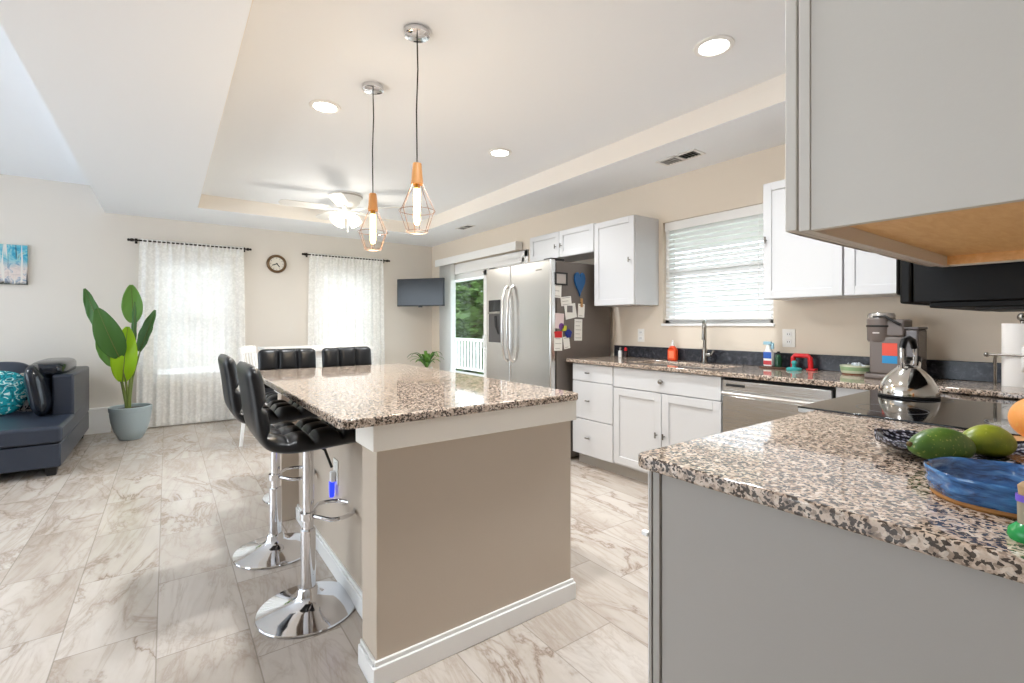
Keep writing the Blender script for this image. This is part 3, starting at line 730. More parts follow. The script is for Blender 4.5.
t = sheet('photo_card', 'tilted card with a small dark picture in the middle of the refrigerator side', 'paper', 2.865, 3.0, 1.27, 1.40, M_paper, -.18, .003, .0045)
part('picture', MB().box(2.89, 2.955, YS - .0092, YS - .0078, 1.325, 1.385), mat('photo_dark', (120, 116, 116), .5), t)
t = thing('clip_magnet', 'small wooden clothespin magnet below the blue heart', 'magnet', (3.07, YS, 1.42)); part('pin', MB().box(3.06, 3.068, YS - .014, YS, 1.375, 1.455).box(3.072, 3.08, YS - .014, YS, 1.375, 1.455), mat('clothespin', (190, 150, 100), .6), t, .001)
part('spring', MB().tube([(3.056, YS - .008, 1.415), (3.084, YS - .008, 1.415)], .004, 8), M_nickel, t)
sheet('paper_note', 'white slip held by the clothespin magnet', 'paper', 3.03, 3.11, 1.28, 1.405, M_paper, .05, .003, .0, lines=2)
sheet('paper_note', 'long white list low on the refrigerator side', 'paper', 2.985, 3.08, 1.07, 1.265, M_paper, .02, lines=5)
t = sheet('paper_note', 'pink and white card with purple and yellow flower, left below the cards', 'paper', 2.752, 2.855, 1.18, 1.315, mat('pink_card', (226, 206, 206), .7), .06)
part('flower', MB().lathe([(0, 0), (.03, 0), (.03, .003), (0, .003)], (2.825, YS - .004, 1.20), 14, T=Matrix.Rotation(PI / 2, 4, 'X')), mat('purple', (116, 66, 140), .5), t); part('flower_patch', MB().box(2.835, 2.885, YS - .007, YS - .0035, 1.16, 1.205), mat('yellow_green', (196, 196, 60), .5), t)
t = sheet('notepad', 'white pad with a red top at lower left of the refrigerator side', 'notepad', 2.742, 2.835, .985, 1.155, M_paper, .03, .006, lines=4); part('header', MB().box(2.744, 2.832, YS - .008, YS - .0, 1.10, 1.156), M_redp, t, .002)
sheet('paper_note', 'small tilted note under the blue clip magnet', 'paper', 2.853, 2.925, 1.0, 1.11, M_paper, -.15, lines=2)
o = part('clip_magnet', MB().prism([(2.862, 1.14), (2.885, 1.10), (2.925, 1.10), (2.945, 1.15), (2.91, 1.175), (2.88, 1.165)], YS - .018, YS - .0035, 'y'), mat('navy_plastic', (30, 44, 130), .4), loc=(2.9, YS - .0035, 1.14), bevel=.004); tag(o, 'navy blue clip magnet beside the red topped pad', 'magnet')

# ------------------------------------------------------------------ island
IX0, IX1, IY0, IY1 = .57, 1.455, 1.562, 3.33
t = thing('kitchen_island', 'tan painted island with white apron and baseboard', 'island', ((IX0 + IX1) / 2, 2.45, 0))
part('end_wall', MB().box(IX0, IX1, IY0, IY0 + .145, 0, .80), M_islewall, t, .003)
part('far_end_wall', MB().box(IX0, IX1, IY1 - .12, IY1, 0, .80), M_islewall, t, .003)
part('body', MB().box(.67, IX1 - .01, IY0 + .145, IY1 - .12, 0, .884), M_islewall, t)
part('apron', MB().box(IX0 - .018, IX1 + .018, IY0 - .018, IY0 + .165, .793, .884), mat('apron_cream', (250, 245, 236), .4), t, .003)
part('far_apron', MB().box(IX0 - .018, IX1 + .018, IY1 - .14, IY1 + .018, .793, .884), M_white, t, .003)
def baseb(m, x0, x1, y0, y1): m.box(x0, x1, y0, y1, 0, .068); m.box(x0 + .003, x1 - .003, y0 + .003, y1 - .003, .068, .082)
m = MB().box(IX0 - .016, IX1 + .016, IY0 - .016, IY0, 0, .072).box(IX0 - .009, IX1 + .009, IY0 - .009, IY0, .072, .088)
m.box(IX0 - .016, IX0, IY0, IY0 + .145, 0, .072).box(IX0 - .009, IX0, IY0, IY0 + .145, .072, .088); m.box(IX1, IX1 + .016, IY0, IY0 + .16, 0, .072)
part('baseboard', m, M_white, t, .003)
part('side_baseboard', MB().box(.652, .672, IY0 + .145, IY1 - .12, 0, .075).box(.660, .672, IY0 + .145, IY1 - .12, .075, .09), M_white, t, .003)
t2 = thing('wall_outlet', 'white outlet plate low on the island side behind the near stool', 'outlet', (.67, 2.385, .50))
m = MB(); m.M = TM((.67, 2.385, .50), RZX); m.box(-.036, .036, -.006, 0, -.06, .06); part('cover_plate', m, MATS['outlet_plate'], t2, .002)
m = MB(); m.M = TM((.67, 2.385, .53), RZX); m.box(-.017, .017, -.009, -.004, -.015, .015); part('receptacle', m, M_white, t2, .002)
t3 = thing('night_light', 'small plug-in night light glowing blue on the island outlet', 'night light', (.66, 2.385, .46))
part('plug_body', MB().box(.640, .664, 2.370, 2.400, .452, .505), M_white, t3, .006)
part('blue_lens', MB().prism([(2.373, .455), (2.377, .40), (2.386, .375), (2.394, .41), (2.397, .455)], .637, .66, 'x'), mat('blue_glow', (30, 40, 200), .3, emit=(30, 50, 255), es=1.0), t3, .004)
slab('polished granite island countertop', [rc(.437, 1.475, 1.515, 3.49, .035, (1, 1, 1, 1))], .885, .916, (.95, 2.5, .885))

# ------------------------------------------------------------------ bar stools (seat faces +X at rest)
def make_stool(label, up=.0, bh=0.):
    t = thing('bar_stool', label, 'bar stool', (0, 0, 0))
    ctrl = [(.208, .700), (.14, .706), (.05, .702), (-.04, .698), (-.12, .700), (-.168, .715), (-.195, .755), (-.206, .81), (-.214, .88), (-.224, .96 + bh * .6), (-.236, 1.035 + bh)]
    P = [Vector((x, 0, z + up)) for x, z in ctrl]
    def cr(tt):
        n = len(P) - 1; s = min(tt * n, n - 1e-6); i = int(s); f = s - i
        p0, p1, p2, p3 = P[max(i - 1, 0)], P[i], P[i + 1], P[min(i + 2, n)]
        return .5 * ((2 * p1) + (p2 - p0) * f + (2 * p0 - 5 * p1 + 4 * p2 - p3) * f * f + (3 * p1 - p0 - 3 * p2 + p3) * f ** 3)
    N = 300; pts = [cr(i / N) for i in range(N + 1)]; L = [0]
    for a, b in zip(pts, pts[1:]): L.append(L[-1] + (b - a).length)
    tot = L[-1]
    def at(v):
        d = v * tot
        for i in range(N):
            if L[i + 1] >= d - 1e-9:
                f = (d - L[i]) / max(L[i + 1] - L[i], 1e-9); return pts[i].lerp(pts[i + 1], f), (pts[i + 1] - pts[i]).normalized()
        return pts[-1], (pts[-1] - pts[-2]).normalized()
    hw = .20; linesS = [.17, .33, .60, .765]; linesW = [-.067, .067]; NU = 96; NV = 120
    cache = {}
    def shell(u, v):
        k = round(v * NV)
        if k not in cache: cache[k] = at(v)
        c, tg = cache[k]
        e = min(v, 1 - v) * tot; r_ = min(1, e / .040); er = math.sqrt(max(0, 1 - (1 - r_) ** 2))
        ins = Vector((tg.z, 0, -tg.x)); half = .034 - .009 * min(1, max(0, (v - .42) / .15)); half *= .2 + .8 * er
        tt = 1 - 4 * u if u < .5 else -1 + 4 * (u - .5); sgn = 1 if u < .5 else -1
        tt = .45 * tt + .55 * math.sin(tt * PI / 2)
        corner = 1 - .16 * (1 - r_) ** 3
        w = hw * tt * corner; q = max(0, 1 - abs(tt) ** 7) ** .5; d = half * q * sgn
        if sgn > 0:
            g = 0
            for l in linesS: g = max(g, math.exp(-((v - l) * tot / .013) ** 2))
            for l in linesW: g = max(g, math.exp(-((w - l) / .011) ** 2))
            ed = [0, .17, .33, .47, .60, .765, 1]; ps = 1
            for e0, e1 in zip(ed, ed[1:]):
                if e0 <= v <= e1: ps = 1 - (2 * (v - e0) / (e1 - e0) - 1) ** 2
            wc = ((w / hw + 1) * 1.5) % 1.0; pw = 1 - (2 * wc - 1) ** 2
            d = half * q * (.80 + .55 * max(0, ps * pw) ** .4 - .52 * g)
        return c + Vector((0, w, 0)) + ins * d
    m = MB().grid(shell, NU, NV, 0, True)
    for vv, fl in ((0, 0), (1, 1)): m.add([shell(i / NU, vv) for i in range(NU)], [tuple(range(NU))[::(-1 if fl == 0 else 1)]])
    part('quilted_seat', m, M_leather, t, smooth=60)
    part('mount_plate', MB().box(-.09, .09, -.09, .09, .654 + up, .668 + up), M_dark, t, .004)
    part('upper_post', MB().lathe([(0, .32), (.022, .32), (.022, .654 + up), (0, .654 + up)], n=24), M_chrome, t)
    part('lower_post', MB().lathe([(0, .05), (.030, .05), (.030, .34), (.026, .345), (0, .346)], n=24), M_chrome, t)
    part('base', MB().lathe([(0, .0), (.196, .0), (.202, .004), (.200, .010), (.16, .020), (.10, .034), (.06, .050), (.045, .068), (.040, .092), (.034, .098), (0, .098)], n=64), M_chrome, t)
    fr = [(.02, -.03, .40)] + [(.10 + .095 * math.cos(a), .115 * math.sin(a), .40) for a in [-PI * .62 + PI * 1.24 * k / 16 for k in range(17)]] + [(.02, .03, .40)]
    part('footrest', MB().tube(fr, .009, 10).lathe([(.023, .385), (.033, .385), (.033, .415), (.023, .415)], n=20, closed=True), M_chrome, t)
    part('height_lever', MB().tube([(.03, -.06, .657 + up), (.05, -.075, .642 + up), (.075, -.085, .567 + up)], .0055, 8), M_black, t)
    return t
g = 'bar stools around the island'
s1 = make_stool('black quilted bar stool nearest the camera on the left side of the island', .045, -.02)
s1.location = (.490, 2.165, 0); s1['group'] = g
dup(s1, (.472, 2.82, 0), 0, 'second black quilted bar stool on the left side of the island, behind the nearest', g)
s2 = make_stool('black bar stool at the far end of the island, on the left'); s2.location = (.735, 3.66, 0); s2.rotation_euler = (0, 0, -PI / 2); s2['group'] = g
dup(s2, (1.19, 3.66, 0), -PI / 2 + .06, 'black bar stool at the far end of the island, on the right', g)

# ------------------------------------------------------------------ pendant lights
def pendant(x, y, label):
    t = thing('pendant_light', label, 'pendant lamp', (x, y, ZT), 'pendant lights over the island')
    part('canopy', MB().lathe([(0, ZT - .001), (.060, ZT - .001), (.062, ZT - .008), (.060, ZT - .024), (.05, ZT - .028), (0, ZT - .029)], (x, y, 0), 36), M_chrome, t)
    part('cord', MB().tube([(x, y, ZT - .028), (x + .004, y, 2.45), (x - .003, y, 2.25), (x, y, 1.99)], .0035, 8), M_cord, t)
    part('wood_socket', MB().lathe([(0, 1.995), (.020, 1.995), (.022, 1.99), (.029, 1.90), (.029, 1.893), (0, 1.893)], (x, y, 0), 20), M_wood, t)
    k = MB(); n = 6
    for i in range(n):
        a = 2 * PI * i / n + .3; c, s = math.cos(a), math.sin(a)
        k.tube([(x + c * .026, y + s * .026, 1.895), (x + c * .086, y + s * .086, 1.765), (x + c * .050, y + s * .050, 1.665)], .0016, 6)
    for r, z in ((.086, 1.765), (.050, 1.665), (.027, 1.895)):
        k.tube([(x + r * math.cos(2 * PI * i / 36), y + r * math.sin(2 * PI * i / 36), z) for i in range(36)], .0016, 6, closed=True)
    part('wire_cage', k, M_cage, t)
    part('bulb', MB().lathe([(.012, 1.893), (.014, 1.875), (.017, 1.86), (.017, 1.72), (.012, 1.70), (0, 1.695)], (x, y, 0), 16), M_bulb, t)
    part('bulb_cap', MB().lathe([(.0145, 1.894), (.0145, 1.872), (.012, 1.872), (.012, 1.894)], (x, y, 0), 16, closed=True), mat('brass', (200, 150, 60), .3, 1), t)
    L = bpy.data.lights.new('pendant_glow', 'POINT'); L.energy = 4; L.color = (1, .8, .55); L.shadow_soft_size = .03
    o = bpy.data.objects.new('pendant_glow', L); COL.objects.link(o); o.location = (x, y, 1.62)
pendant(.979, 2.133, 'wire cage pendant light nearer the camera')
pendant(.993, 2.781, 'wire cage pendant light farther from the camera')

# recessed lights; the fourth is unseen, assumed by symmetry and added for fill
CANW = 9.5
for x, y, l in ((.832, 3.219, 'recessed ceiling light left of the pendants'), (2.223, 3.237, 'recessed ceiling light right of the pendants, near the far tray edge'), (2.256, 1.361, 'recessed ceiling light nearest the upper right cabinet'), (.832, 1.345, 'added unseen recessed ceiling light above the near end of the island')):
    t = thing('recessed_light', l, 'ceiling light', (x, y, ZT), 'recessed ceiling lights')
    part('trim_ring', MB().lathe([(.070, ZT - .001), (.098, ZT - .001), (.096, ZT - .006), (.074, ZT - .010), (.070, ZT - .006)], (x, y, 0), 40, closed=True), M_white, t)
    part('lens', MB().lathe([(0, ZT - .002), (.072, ZT - .002), (.072, ZT - .005), (0, ZT - .005)], (x, y, 0), 36), M_can, t)
    area('can_light', (x, y, ZT - .02), (0, 0, -1), .14, .14, CANW, WARM, 'DISK')

for x, y in ((-2.6, 5.0), (-2.6, 1.6)):  # unseen lamps added to brighten the living room side
    t = thing('recessed_light', 'added unseen recessed fill light over the living room', 'ceiling light', (x, y, ZL), 'added living room fill lights')
    part('trim_ring', MB().lathe([(.070, ZL - .001), (.098, ZL - .001), (.096, ZL - .006), (.074, ZL - .010), (.070, ZL - .006)], (x, y, 0), 40, closed=True), M_white, t)
    part('lens', MB().lathe([(0, ZL - .002), (.072, ZL - .002), (.072, ZL - .005), (0, ZL - .005)], (x, y, 0), 36), M_can, t)
    area('can_light', (x, y, ZL - .02), (0, 0, -1), .14, .14, CANW * 1.2, WARM, 'DISK')

# ceiling vents
def vent(x, y, lx, ly, label, s0, s1):
    t = thing('ceiling_vent', label, 'vent', (x, y, ZC))
    m = MB(); z0, z1 = ZC - .009, ZC - .0005; ym0, ym1 = y - ly + .022, y - .012
    m.box(x - lx, x + lx, y - ly, ym0, z0, z1).box(x - lx, x + lx, ym1, y + .012, z0, z1).box(x - lx, x + lx, y + ly - .022, y + ly, z0, z1)
    m.box(x - lx, x - lx + .022, ym0, y + ly - .022, z0, z1).box(x + lx - .022, x + lx, ym0, y + ly - .022, z0, z1)
    part('frame', m, M_white, t, .002)
    part('opening', MB().box(x - lx + .02, x + lx - .02, ym0 - .002, ym1 + .002, ZC - .003, ZC - .0005), M_dark, t)
    part('damper', MB().box(x - lx + .02, x + lx - .02, y + .01, y + ly - .02, ZC - .005, ZC - .0005), mat('damper_grey', (190, 190, 190), .5), t)
    m = MB()
    for half, (p, q) in enumerate(((ym0, ym1), (y + .014, y + ly - .024))):
        for k in range(5):
            yy = p + (k + .5) * (q - p) / 5; m.M = Matrix.Translation((x, yy, ZC - .007)) @ Matrix.Rotation(.8, 4, 'X'); m.box(-lx + .02, lx - .02, -.007, .007, -.0006, .0006)
    part('louvres', m, mat('vent_louvre', (160, 160, 160), .5), t)
vent(3.14, 2.17, .075, .17, 'white ceiling vent with half open louvres near the sink window', 0, 0)
vent(3.129, 5.35, .065, .15, 'small white ceiling vent near the sliding glass door', 0, 0)

# ceiling fan
fx, fy = 1.583, 5.274
t = thing('ceiling_fan', 'white ceiling fan with a lit cluster of glass shades', 'ceiling fan', (fx, fy, ZT))
part('housing', MB().lathe([(0, ZT - .001), (.165, ZT - .001), (.170, ZT - .02), (.168, ZT - .04), (.150, ZT - .06), (.145, ZT - .09), (.11, ZT - .13), (.07, ZT - .15), (0, ZT - .15)], (fx, fy, 0), 48), M_white, t)
part('housing_band', MB().lathe([(.168, ZT - .018), (.174, ZT - .020), (.174, ZT - .034), (.168, ZT - .036)], (fx, fy, 0), 48, closed=True), mat('band_grey', (170, 165, 158), .4), t)
part('light_kit', MB().lathe([(0, 2.49), (.05, 2.49), (.075, 2.46), (.075, 2.43), (.05, 2.40), (.02, 2.385), (0, 2.384)], (fx, fy, 0), 28), M_white, t)
for k in range(5):
    a = math.radians(172 - 72 * k); R = TM((fx, fy, 2.475), a, .2)
    m = MB(); m.M = R; m.prism([(.17, -.05), (.24, -.066), (.58, -.075), (.64, -.06), (.665, 0), (.64, .06), (.58, .075), (.24, .066), (.17, .05)], -.004, .004); bl = part('blade', m, mat('fan_blade', (226, 224, 220), .45), t, .002)
    m = MB(); m.M = TM((fx, fy, 2.475), a); m.box(.06, .20, -.018, .018, -.012, .0); part('blade_arm', m, M_white, bl, .002)
for k in range(4):
    a = math.radians(20 + 90 * k); R = TM((fx + .055 * math.cos(a), fy + .055 * math.sin(a), 2.42), a) @ Matrix.Rotation(PI - .75, 4, 'Y')
    m = MB(); m.M = R; m.lathe([(.022, 0), (.030, .02), (.045, .06), (.062, .11), (.066, .125), (.060, .122), (.042, .062), (.026, .02), (.018, .002)], n=24, closed=True); part('glass_shade', m, M_shade, t)
for dx, L in ((.02, .14), (-.02, .10)):
    part('pull_chain', MB().tube([(fx + dx, fy, 2.385), (fx + dx, fy, 2.385 - L)], .0018, 6).ellipsoid((fx + dx, fy, 2.38 - L), (.007, .007, .013), nu=10, nv=8), M_white, t)
fl = bpy.data.lights.new('fan_glow', 'POINT'); fl.energy = 6; fl.color = (1, .93, .82); fl.shadow_soft_size = .16
o = bpy.data.objects.new('fan_glow', fl); COL.objects.link(o); o.location = (fx, fy, 2.16)
area('fan_light', (fx, fy, 2.21), (0, 0, -1), .3, .3, 9, (1, .97, .92), 'DISK').data.spread = PI

# ------------------------------------------------------------------ things on the sink counter
def lathe_thing(name, label, cat, x, y, parts, z=ZK):
    t = thing(name, label, cat, (x, y, z))
    for nm, prof, m in parts: part(nm, MB().lathe(prof, (x, y, z), 24), m, t)
    return t
t = thing('soap_bottle', 'orange soap bottle with clear cap beside the faucet', 'bottle', (3.43, 2.44, ZK))
part('bottle', MB().prism([(-.043, 0), (.043, 0), (.045, .09), (.022, .115), (-.022, .115), (-.045, .09)], -.02, .02, 'y') if False else MB().box(3.41, 3.45, 2.40, 2.48, ZK, ZK + .095).prism([(2.40, ZK + .095), (2.48, ZK + .095), (2.455, ZK + .122), (2.425, ZK + .122)], 3.412, 3.448, 'x'), mat('orange_plastic', (226, 76, 30), .3), t, .008)
part('cap', MB().lathe([(0, .12), (.011, .12), (.011, .15), (.006, .152), (.005, .168), (0, .169)], (3.43, 2.44, ZK), 14), M_white, t)
part('label', MB().box(3.4085, 3.4095, 2.415, 2.465, ZK + .02, ZK + .08), mat('orange_label', (238, 130, 90), .5), t)
for y, l, cm in ((3.01, 'white shaker at the refrigerator end of the sink countertop', M_white), (2.945, 'dark shaker with red top next to the white shaker', M_redp)):
    lathe_thing('salt_shaker', l, 'shaker', 3.43, y, [('body', [(0, 0), (.018, 0), (.019, .04), (.014, .06), (0, .061)], M_white if cm is M_white else mat('dark_glass', (46, 30, 28), .2)), ('cap', [(0, .06), (.014, .06), (.013, .08), (.006, .088), (0, .089)], M_nickel if cm is M_white else cm)])
# trivet and spray bottle
o = part('trivet', MB().prism([(3.37 + .06 * math.cos(a * PI / 12), 1.60 + .085 * math.sin(a * PI / 12)) for a in range(24)], ZK, ZK + .010), mat('dark_wood', (84, 56, 42), .5), loc=(3.37, 1.6, ZK), bevel=.003); tag(o, 'dark oval trivet under the blue and white spray bottle', 'trivet')
t = thing('spray_bottle', 'blue and white labelled spray bottle on the trivet', 'bottle', (3.39, 1.635, ZK + .011))
z0 = ZK + .011
part('bottle', MB().prism([(-.03, 0), (.03, 0), (.03, .09), (.014, .125), (.010, .15), (-.010, .15), (-.014, .125), (-.03, .09)], -.018, .018, 'x').v and (lambda b: (setattr(b, 'M', Matrix.Translation((3.39, 1.635, z0))), b.prism([(-.03, 0), (.03, 0), (.03, .09), (.014, .125), (.010, .15), (-.010, .15), (-.014, .125), (-.03, .09)], -.018, .018, 'x'))[1])(MB()), M_white, t, .006)
part('blue_label', MB().box(3.371, 3.3725, 1.608, 1.662, z0 + .055, z0 + .10), mat('label_blue', (38, 88, 176), .4), t); part('red_label', MB().box(3.371, 3.3725, 1.608, 1.662, z0 + .012, z0 + .04), mat('label_red', (190, 60, 66), .4), t)
part('trigger_head', MB().box(3.378, 3.402, 1.615, 1.668, z0 + .15, z0 + .172).box(3.384, 3.396, 1.600, 1.618, z0 + .12, z0 + .165), mat('spray_head_blue', (150, 190, 205), .4), t, .003)
t = thing('dish_soap', 'small dark green bottle behind the spray bottle', 'bottle', (3.40, 1.575, ZK + .011)); part('bottle', MB().lathe([(0, 0), (.022, 0), (.023, .06), (.012, .085), (0, .086)], (3.40, 1.575, z0), 18), mat('green_bottle', (22, 66, 44), .2), t); part('cap', MB().lathe([(0, .085), (.010, .085), (.009, .105), (0, .106)], (3.40, 1.575, z0), 14), M_black, t)
# red holder with a teal scrubber
t = thing('scrub_brush', 'red arched brush stand on the counter', 'brush', (3.42, 1.43, ZK))
m = MB().tube([(3.42, 1.488, ZK + .012), (3.42, 1.488, ZK + .080), (3.42, 1.476, ZK + .094), (3.42, 1.396, ZK + .094), (3.42, 1.384, ZK + .080), (3.42, 1.38, ZK + .012)], .015, 10); part('arch', m, M_redp, t)
part('foot', MB().box(3.395, 3.445, 1.345, 1.40, ZK, ZK + .012).box(3.40, 3.44, 1.468, 1.508, ZK, ZK + .012), M_redp, t, .004)
t = thing('dish_scrubber', 'teal scrubber standing under the red arched brush stand', 'scrubber', (3.38, 1.45, ZK))
part('pad', MB().lathe([(0, 0), (.045, 0), (.047, .010), (.037, .018), (0, .020)], (3.345, 1.45, ZK), 24), M_teal, t); part('grip', MB().lathe([(0, .019), (.013, .019), (.011, .038), (.018, .05), (.012, .062), (0, .064)], (3.345, 1.45, ZK), 18), M_teal, t)
# round dish with crumpled film
dx, dy = 3.385, 1.115
lathe_thing('ceramic_dish', 'round pale green banded dish beside the coffee maker', 'dish', dx, dy, [('foot', [(0, 0), (.070, 0), (.074, .008), (0, .008)], mat('brown_glaze', (130, 80, 54), .4)), ('wall', [(.0, .009), (.074, .008), (.079, .022), (.079, .024), (.074, .024), (.070, .012), (0, .012)], mat('cream_glaze', (196, 200, 176), .3)), ('rim_band', [(.074, .024), (.0795, .024), (.081, .046), (.076, .046)], mat('green_glaze', (138, 166, 124), .3)), ('rim', [(.075, .046), (.082, .046), (.082, .054), (.076, .054)], MATS['cream_glaze'])])
rnd = random.Random(3); m = MB()
for k in range(26):
    a, r = rnd.uniform(0, 6.28), rnd.uniform(0, .05); c = Vector((dx + r * math.cos(a), dy + r * math.sin(a), ZK + .035 + rnd.uniform(0, .03)))
    q = Matrix.Rotation(rnd.uniform(0, 6), 4, 'Z') @ Matrix.Rotation(rnd.uniform(0, 3), 4, 'X'); s = rnd.uniform(.012, .022); m.ellipsoid(c, (s, s * .6, s * .4), 1.6, 1.6, 8, 6, T=q)
o = part('crumpled_film', m, mat('clear_film', (214, 222, 230), .12, spec=.8), loc=(dx, dy, ZK + .013), smooth=10); tag(o, 'crumpled clear plastic film in the round green banded dish', 'plastic film')

# coffee maker, its front facing +Y
t = thing('coffee_maker', 'grey single serve coffee maker in the counter corner', 'coffee maker', (3.27, .92, ZK))
M_cm = mat('mocha_grey', (112, 102, 97), .4); M_cm2 = mat('mocha_dark', (84, 78, 78), .4)
part('base', MB().box(3.175, 3.34, .825, 1.01, ZK, ZK + .028), M_cm, t, .008); part('column', MB().box(3.18, 3.335, .83, .985, ZK + .028, ZK + .235), M_cm, t, .010)
part('water_tank', MB().box(3.19, 3.345, .772, .828, ZK + .0, ZK + .275), mat('smoky_tank', (96, 88, 86), .25), t, .008); part('tank_lid', MB().box(3.187, 3.348, .769, .831, ZK + .275, ZK + .288), M_cm2, t, .004)
part('brew_head', MB().lathe([(0, .205), (.058, .205), (.064, .215), (.066, .33), (.062, .335), (0, .335)], (3.235, .945, ZK), 36), M_cm, t)
part('head_neck', MB().box(3.185, 3.33, .83, .96, ZK + .235, ZK + .33), M_cm, t, .010)
part('head_band', MB().lathe([(.0655, .288), (.069, .29), (.069, .296), (.0655, .298)], (3.235, .945, ZK), 36, closed=True), M_dark, t)
part('lid', MB().lathe([(.0, .335), (.062, .335), (.064, .350), (.057, .364), (.0, .370)], (3.235, .945, ZK), 36), mat('silver_lid', (186, 182, 178), .25, .7), t)
part('lid_handle', MB().tube([(3.178, .965, ZK + .345), (3.172, .91, ZK + .345), (3.18, .845, ZK + .30)], .007, 8), M_dark, t)
part('drip_tray', MB().box(3.195, 3.32, .978, 1.005, ZK + .028, ZK + .034), M_dark, t, .002)
part('logo_strip', MB().box(3.1665, 3.1705, .935, .965, ZK + .252, ZK + .259), mat('logo_silver', (206, 200, 196), .4), t)
part('red_sticker', MB().box(3.1785, 3.1802, .858, .925, ZK + .132, ZK + .200), mat('sticker_red', (226, 84, 66), .5), t); part('blue_sticker', MB().box(3.1785, 3.1802, .858, .925, ZK + .09, ZK + .131), mat('sticker_blue', (40, 140, 196), .5), t)

# paper towel holder and roll
px, py = 3.12, .388
t = thing('paper_towel_holder', 'metal paper towel stand with a tension arm', 'paper towel holder', (px, py, ZK))
part('base', MB().lathe([(0, 0), (.085, 0), (.085, .008), (.075, .012), (0, .013)], (px, py, ZK), 36), M_nickel, t); part('post', MB().tube([(px, py, ZK + .012), (px, py, ZK + .32)], .007, 10), M_nickel, t)
part('finial', MB().ellipsoid((px, py, ZK + .335), (.018, .018, .02), nu=16, nv=10), M_nickel, t)
part('tension_arm', MB().tube([(px - .03, py + .083, ZK + .01), (px - .03, py + .083, ZK + .14), (px - .034, py + .080, ZK + .158)], .006, 8).tube([(px - .045, py + .105, ZK + .163), (px - .075, py - .02, ZK + .165)], .005, 8).ellipsoid((px - .044, py + .108, ZK + .163), (.011, .011, .011), nu=12, nv=8), M_nickel, t)
m = MB().lathe([(.02, .014), (.066, .014), (.066, .306), (.02, .306)], (px, py, ZK), 40, closed=True)
t = thing('paper_towel_roll', 'white paper towel roll on the metal stand', 'paper towels', (px, py, ZK + .014)); part('roll', m, mat('paper_towel', (236, 232, 228), .9), t)
part('core', MB().lathe([(.018, .014), (.021, .014), (.021, .292), (.018, .292)], (px, py, ZK), 24, closed=True), mat('cardboard', (176, 150, 120), .8), t)
m = MB(); m.M = TM((px - .066, py - .02, ZK + .15), -1.9); m.grid(lambda u, v: Vector((-.01 + .07 * u, -.012 - .03 * u * u, -.06 + .11 * v + .05 * u)), 8, 4); part('loose_sheet', m, MATS['paper_towel'], t, solid=.0015)
# loose granite board on little feet
t = thing('stone_board', 'loose granite board lying on the counter behind the kettle', 'cutting board', (2.86, .40, ZK))
m = MB(); R = TM((2.86, .395, ZK), math.radians(-8)); m.M = R; m.prism(rc(-.14, .14, -.21, .20, .02, (1, 1, 1, 1)), .008, .030); part('slab', m, M_granite, t, .004)
for sx in (-.11, .11):
    for sy in (-.17, .17):
        m = MB(); m.M = R @ Matrix.Translation((sx, sy, 0)); m.lathe([(0, 0), (.010, 0), (.010, .008), (0, .008)], n=12); part('foot', m, M_dark, t)

# kettle
kx, ky, kz = 2.462, .628, .9216
KS = .93
t = thing('kettle', 'shiny steel whistling kettle on the range top', 'kettle', (kx, ky, kz))
part('body', MB().lathe([(r_ * KS, z_ * KS) for r_, z_ in [(0, 0), (.100, 0), (.105, .004), (.106, .026), (.099, .052), (.082, .084), (.058, .112), (.042, .126), (.038, .129), (0, .129)]], (kx, ky, kz), 64), mat('kettle_steel', (214, 210, 204), .10, 1), t)
part('base_ring', MB().lathe([(r_ * KS, z_ * KS) for r_, z_ in [(.101, .001), (.1075, .003), (.1075, .010), (.103, .012)]], (kx, ky, kz), 64, closed=True), M_dark, t)
part('lid', MB().lathe([(r_ * KS, z_ * KS) for r_, z_ in [(0, .127), (.040, .127), (.038, .134), (.026, .140), (0, .142)]], (kx, ky, kz), 40), MATS['kettle_steel'], t); part('lid_knob', MB().lathe([(r_ * KS, z_ * KS) for r_, z_ in [(0, .144), (.008, .145), (.008, .156), (.016, .162), (.014, .174), (0, .177)]], (kx, ky, kz), 20), M_black, t)
# the handle loop stands along the line from the spout to the rear, seen nearly end-on
hd = Vector((.90, -.44, 0)).normalized(); sd_ = Vector((-hd.y, hd.x, 0))
hd = Vector((.80, -.25, 0)).normalized()
K = Vector((kx, ky, kz)); wdt = .040
legs = []
loop = [(-.034, .116), (-.040, .155), (-.038, .198), (-.024, .230), (0, .238), (.024, .230), (.038, .198), (.040, .155), (.034, .116)]
P3 = [K + hd * a + Vector((0, 0, b)) for a, b in loop]
part('handle_frame', MB().tube(P3, .0075, 10), M_chrome, t); part('handle_grip', MB().tube(P3[2:7], .0125, 12), M_black, t)
sp0 = K + Vector((.88, -.05, 0)).normalized() * .050 + Vector((0, 0, .090)); sp1 = K + Vector((.88, -.05, 0)).normalized() * .080 + Vector((0, 0, .138))
part('spout', MB().tube([sp0, sp1], [.024, .018], 16), MATS['kettle_steel'], t); part('whistle_cap', MB().tube([sp1, sp1 + (sp1 - sp0).normalized() * .022], [.020, .017], 16), M_black, t)

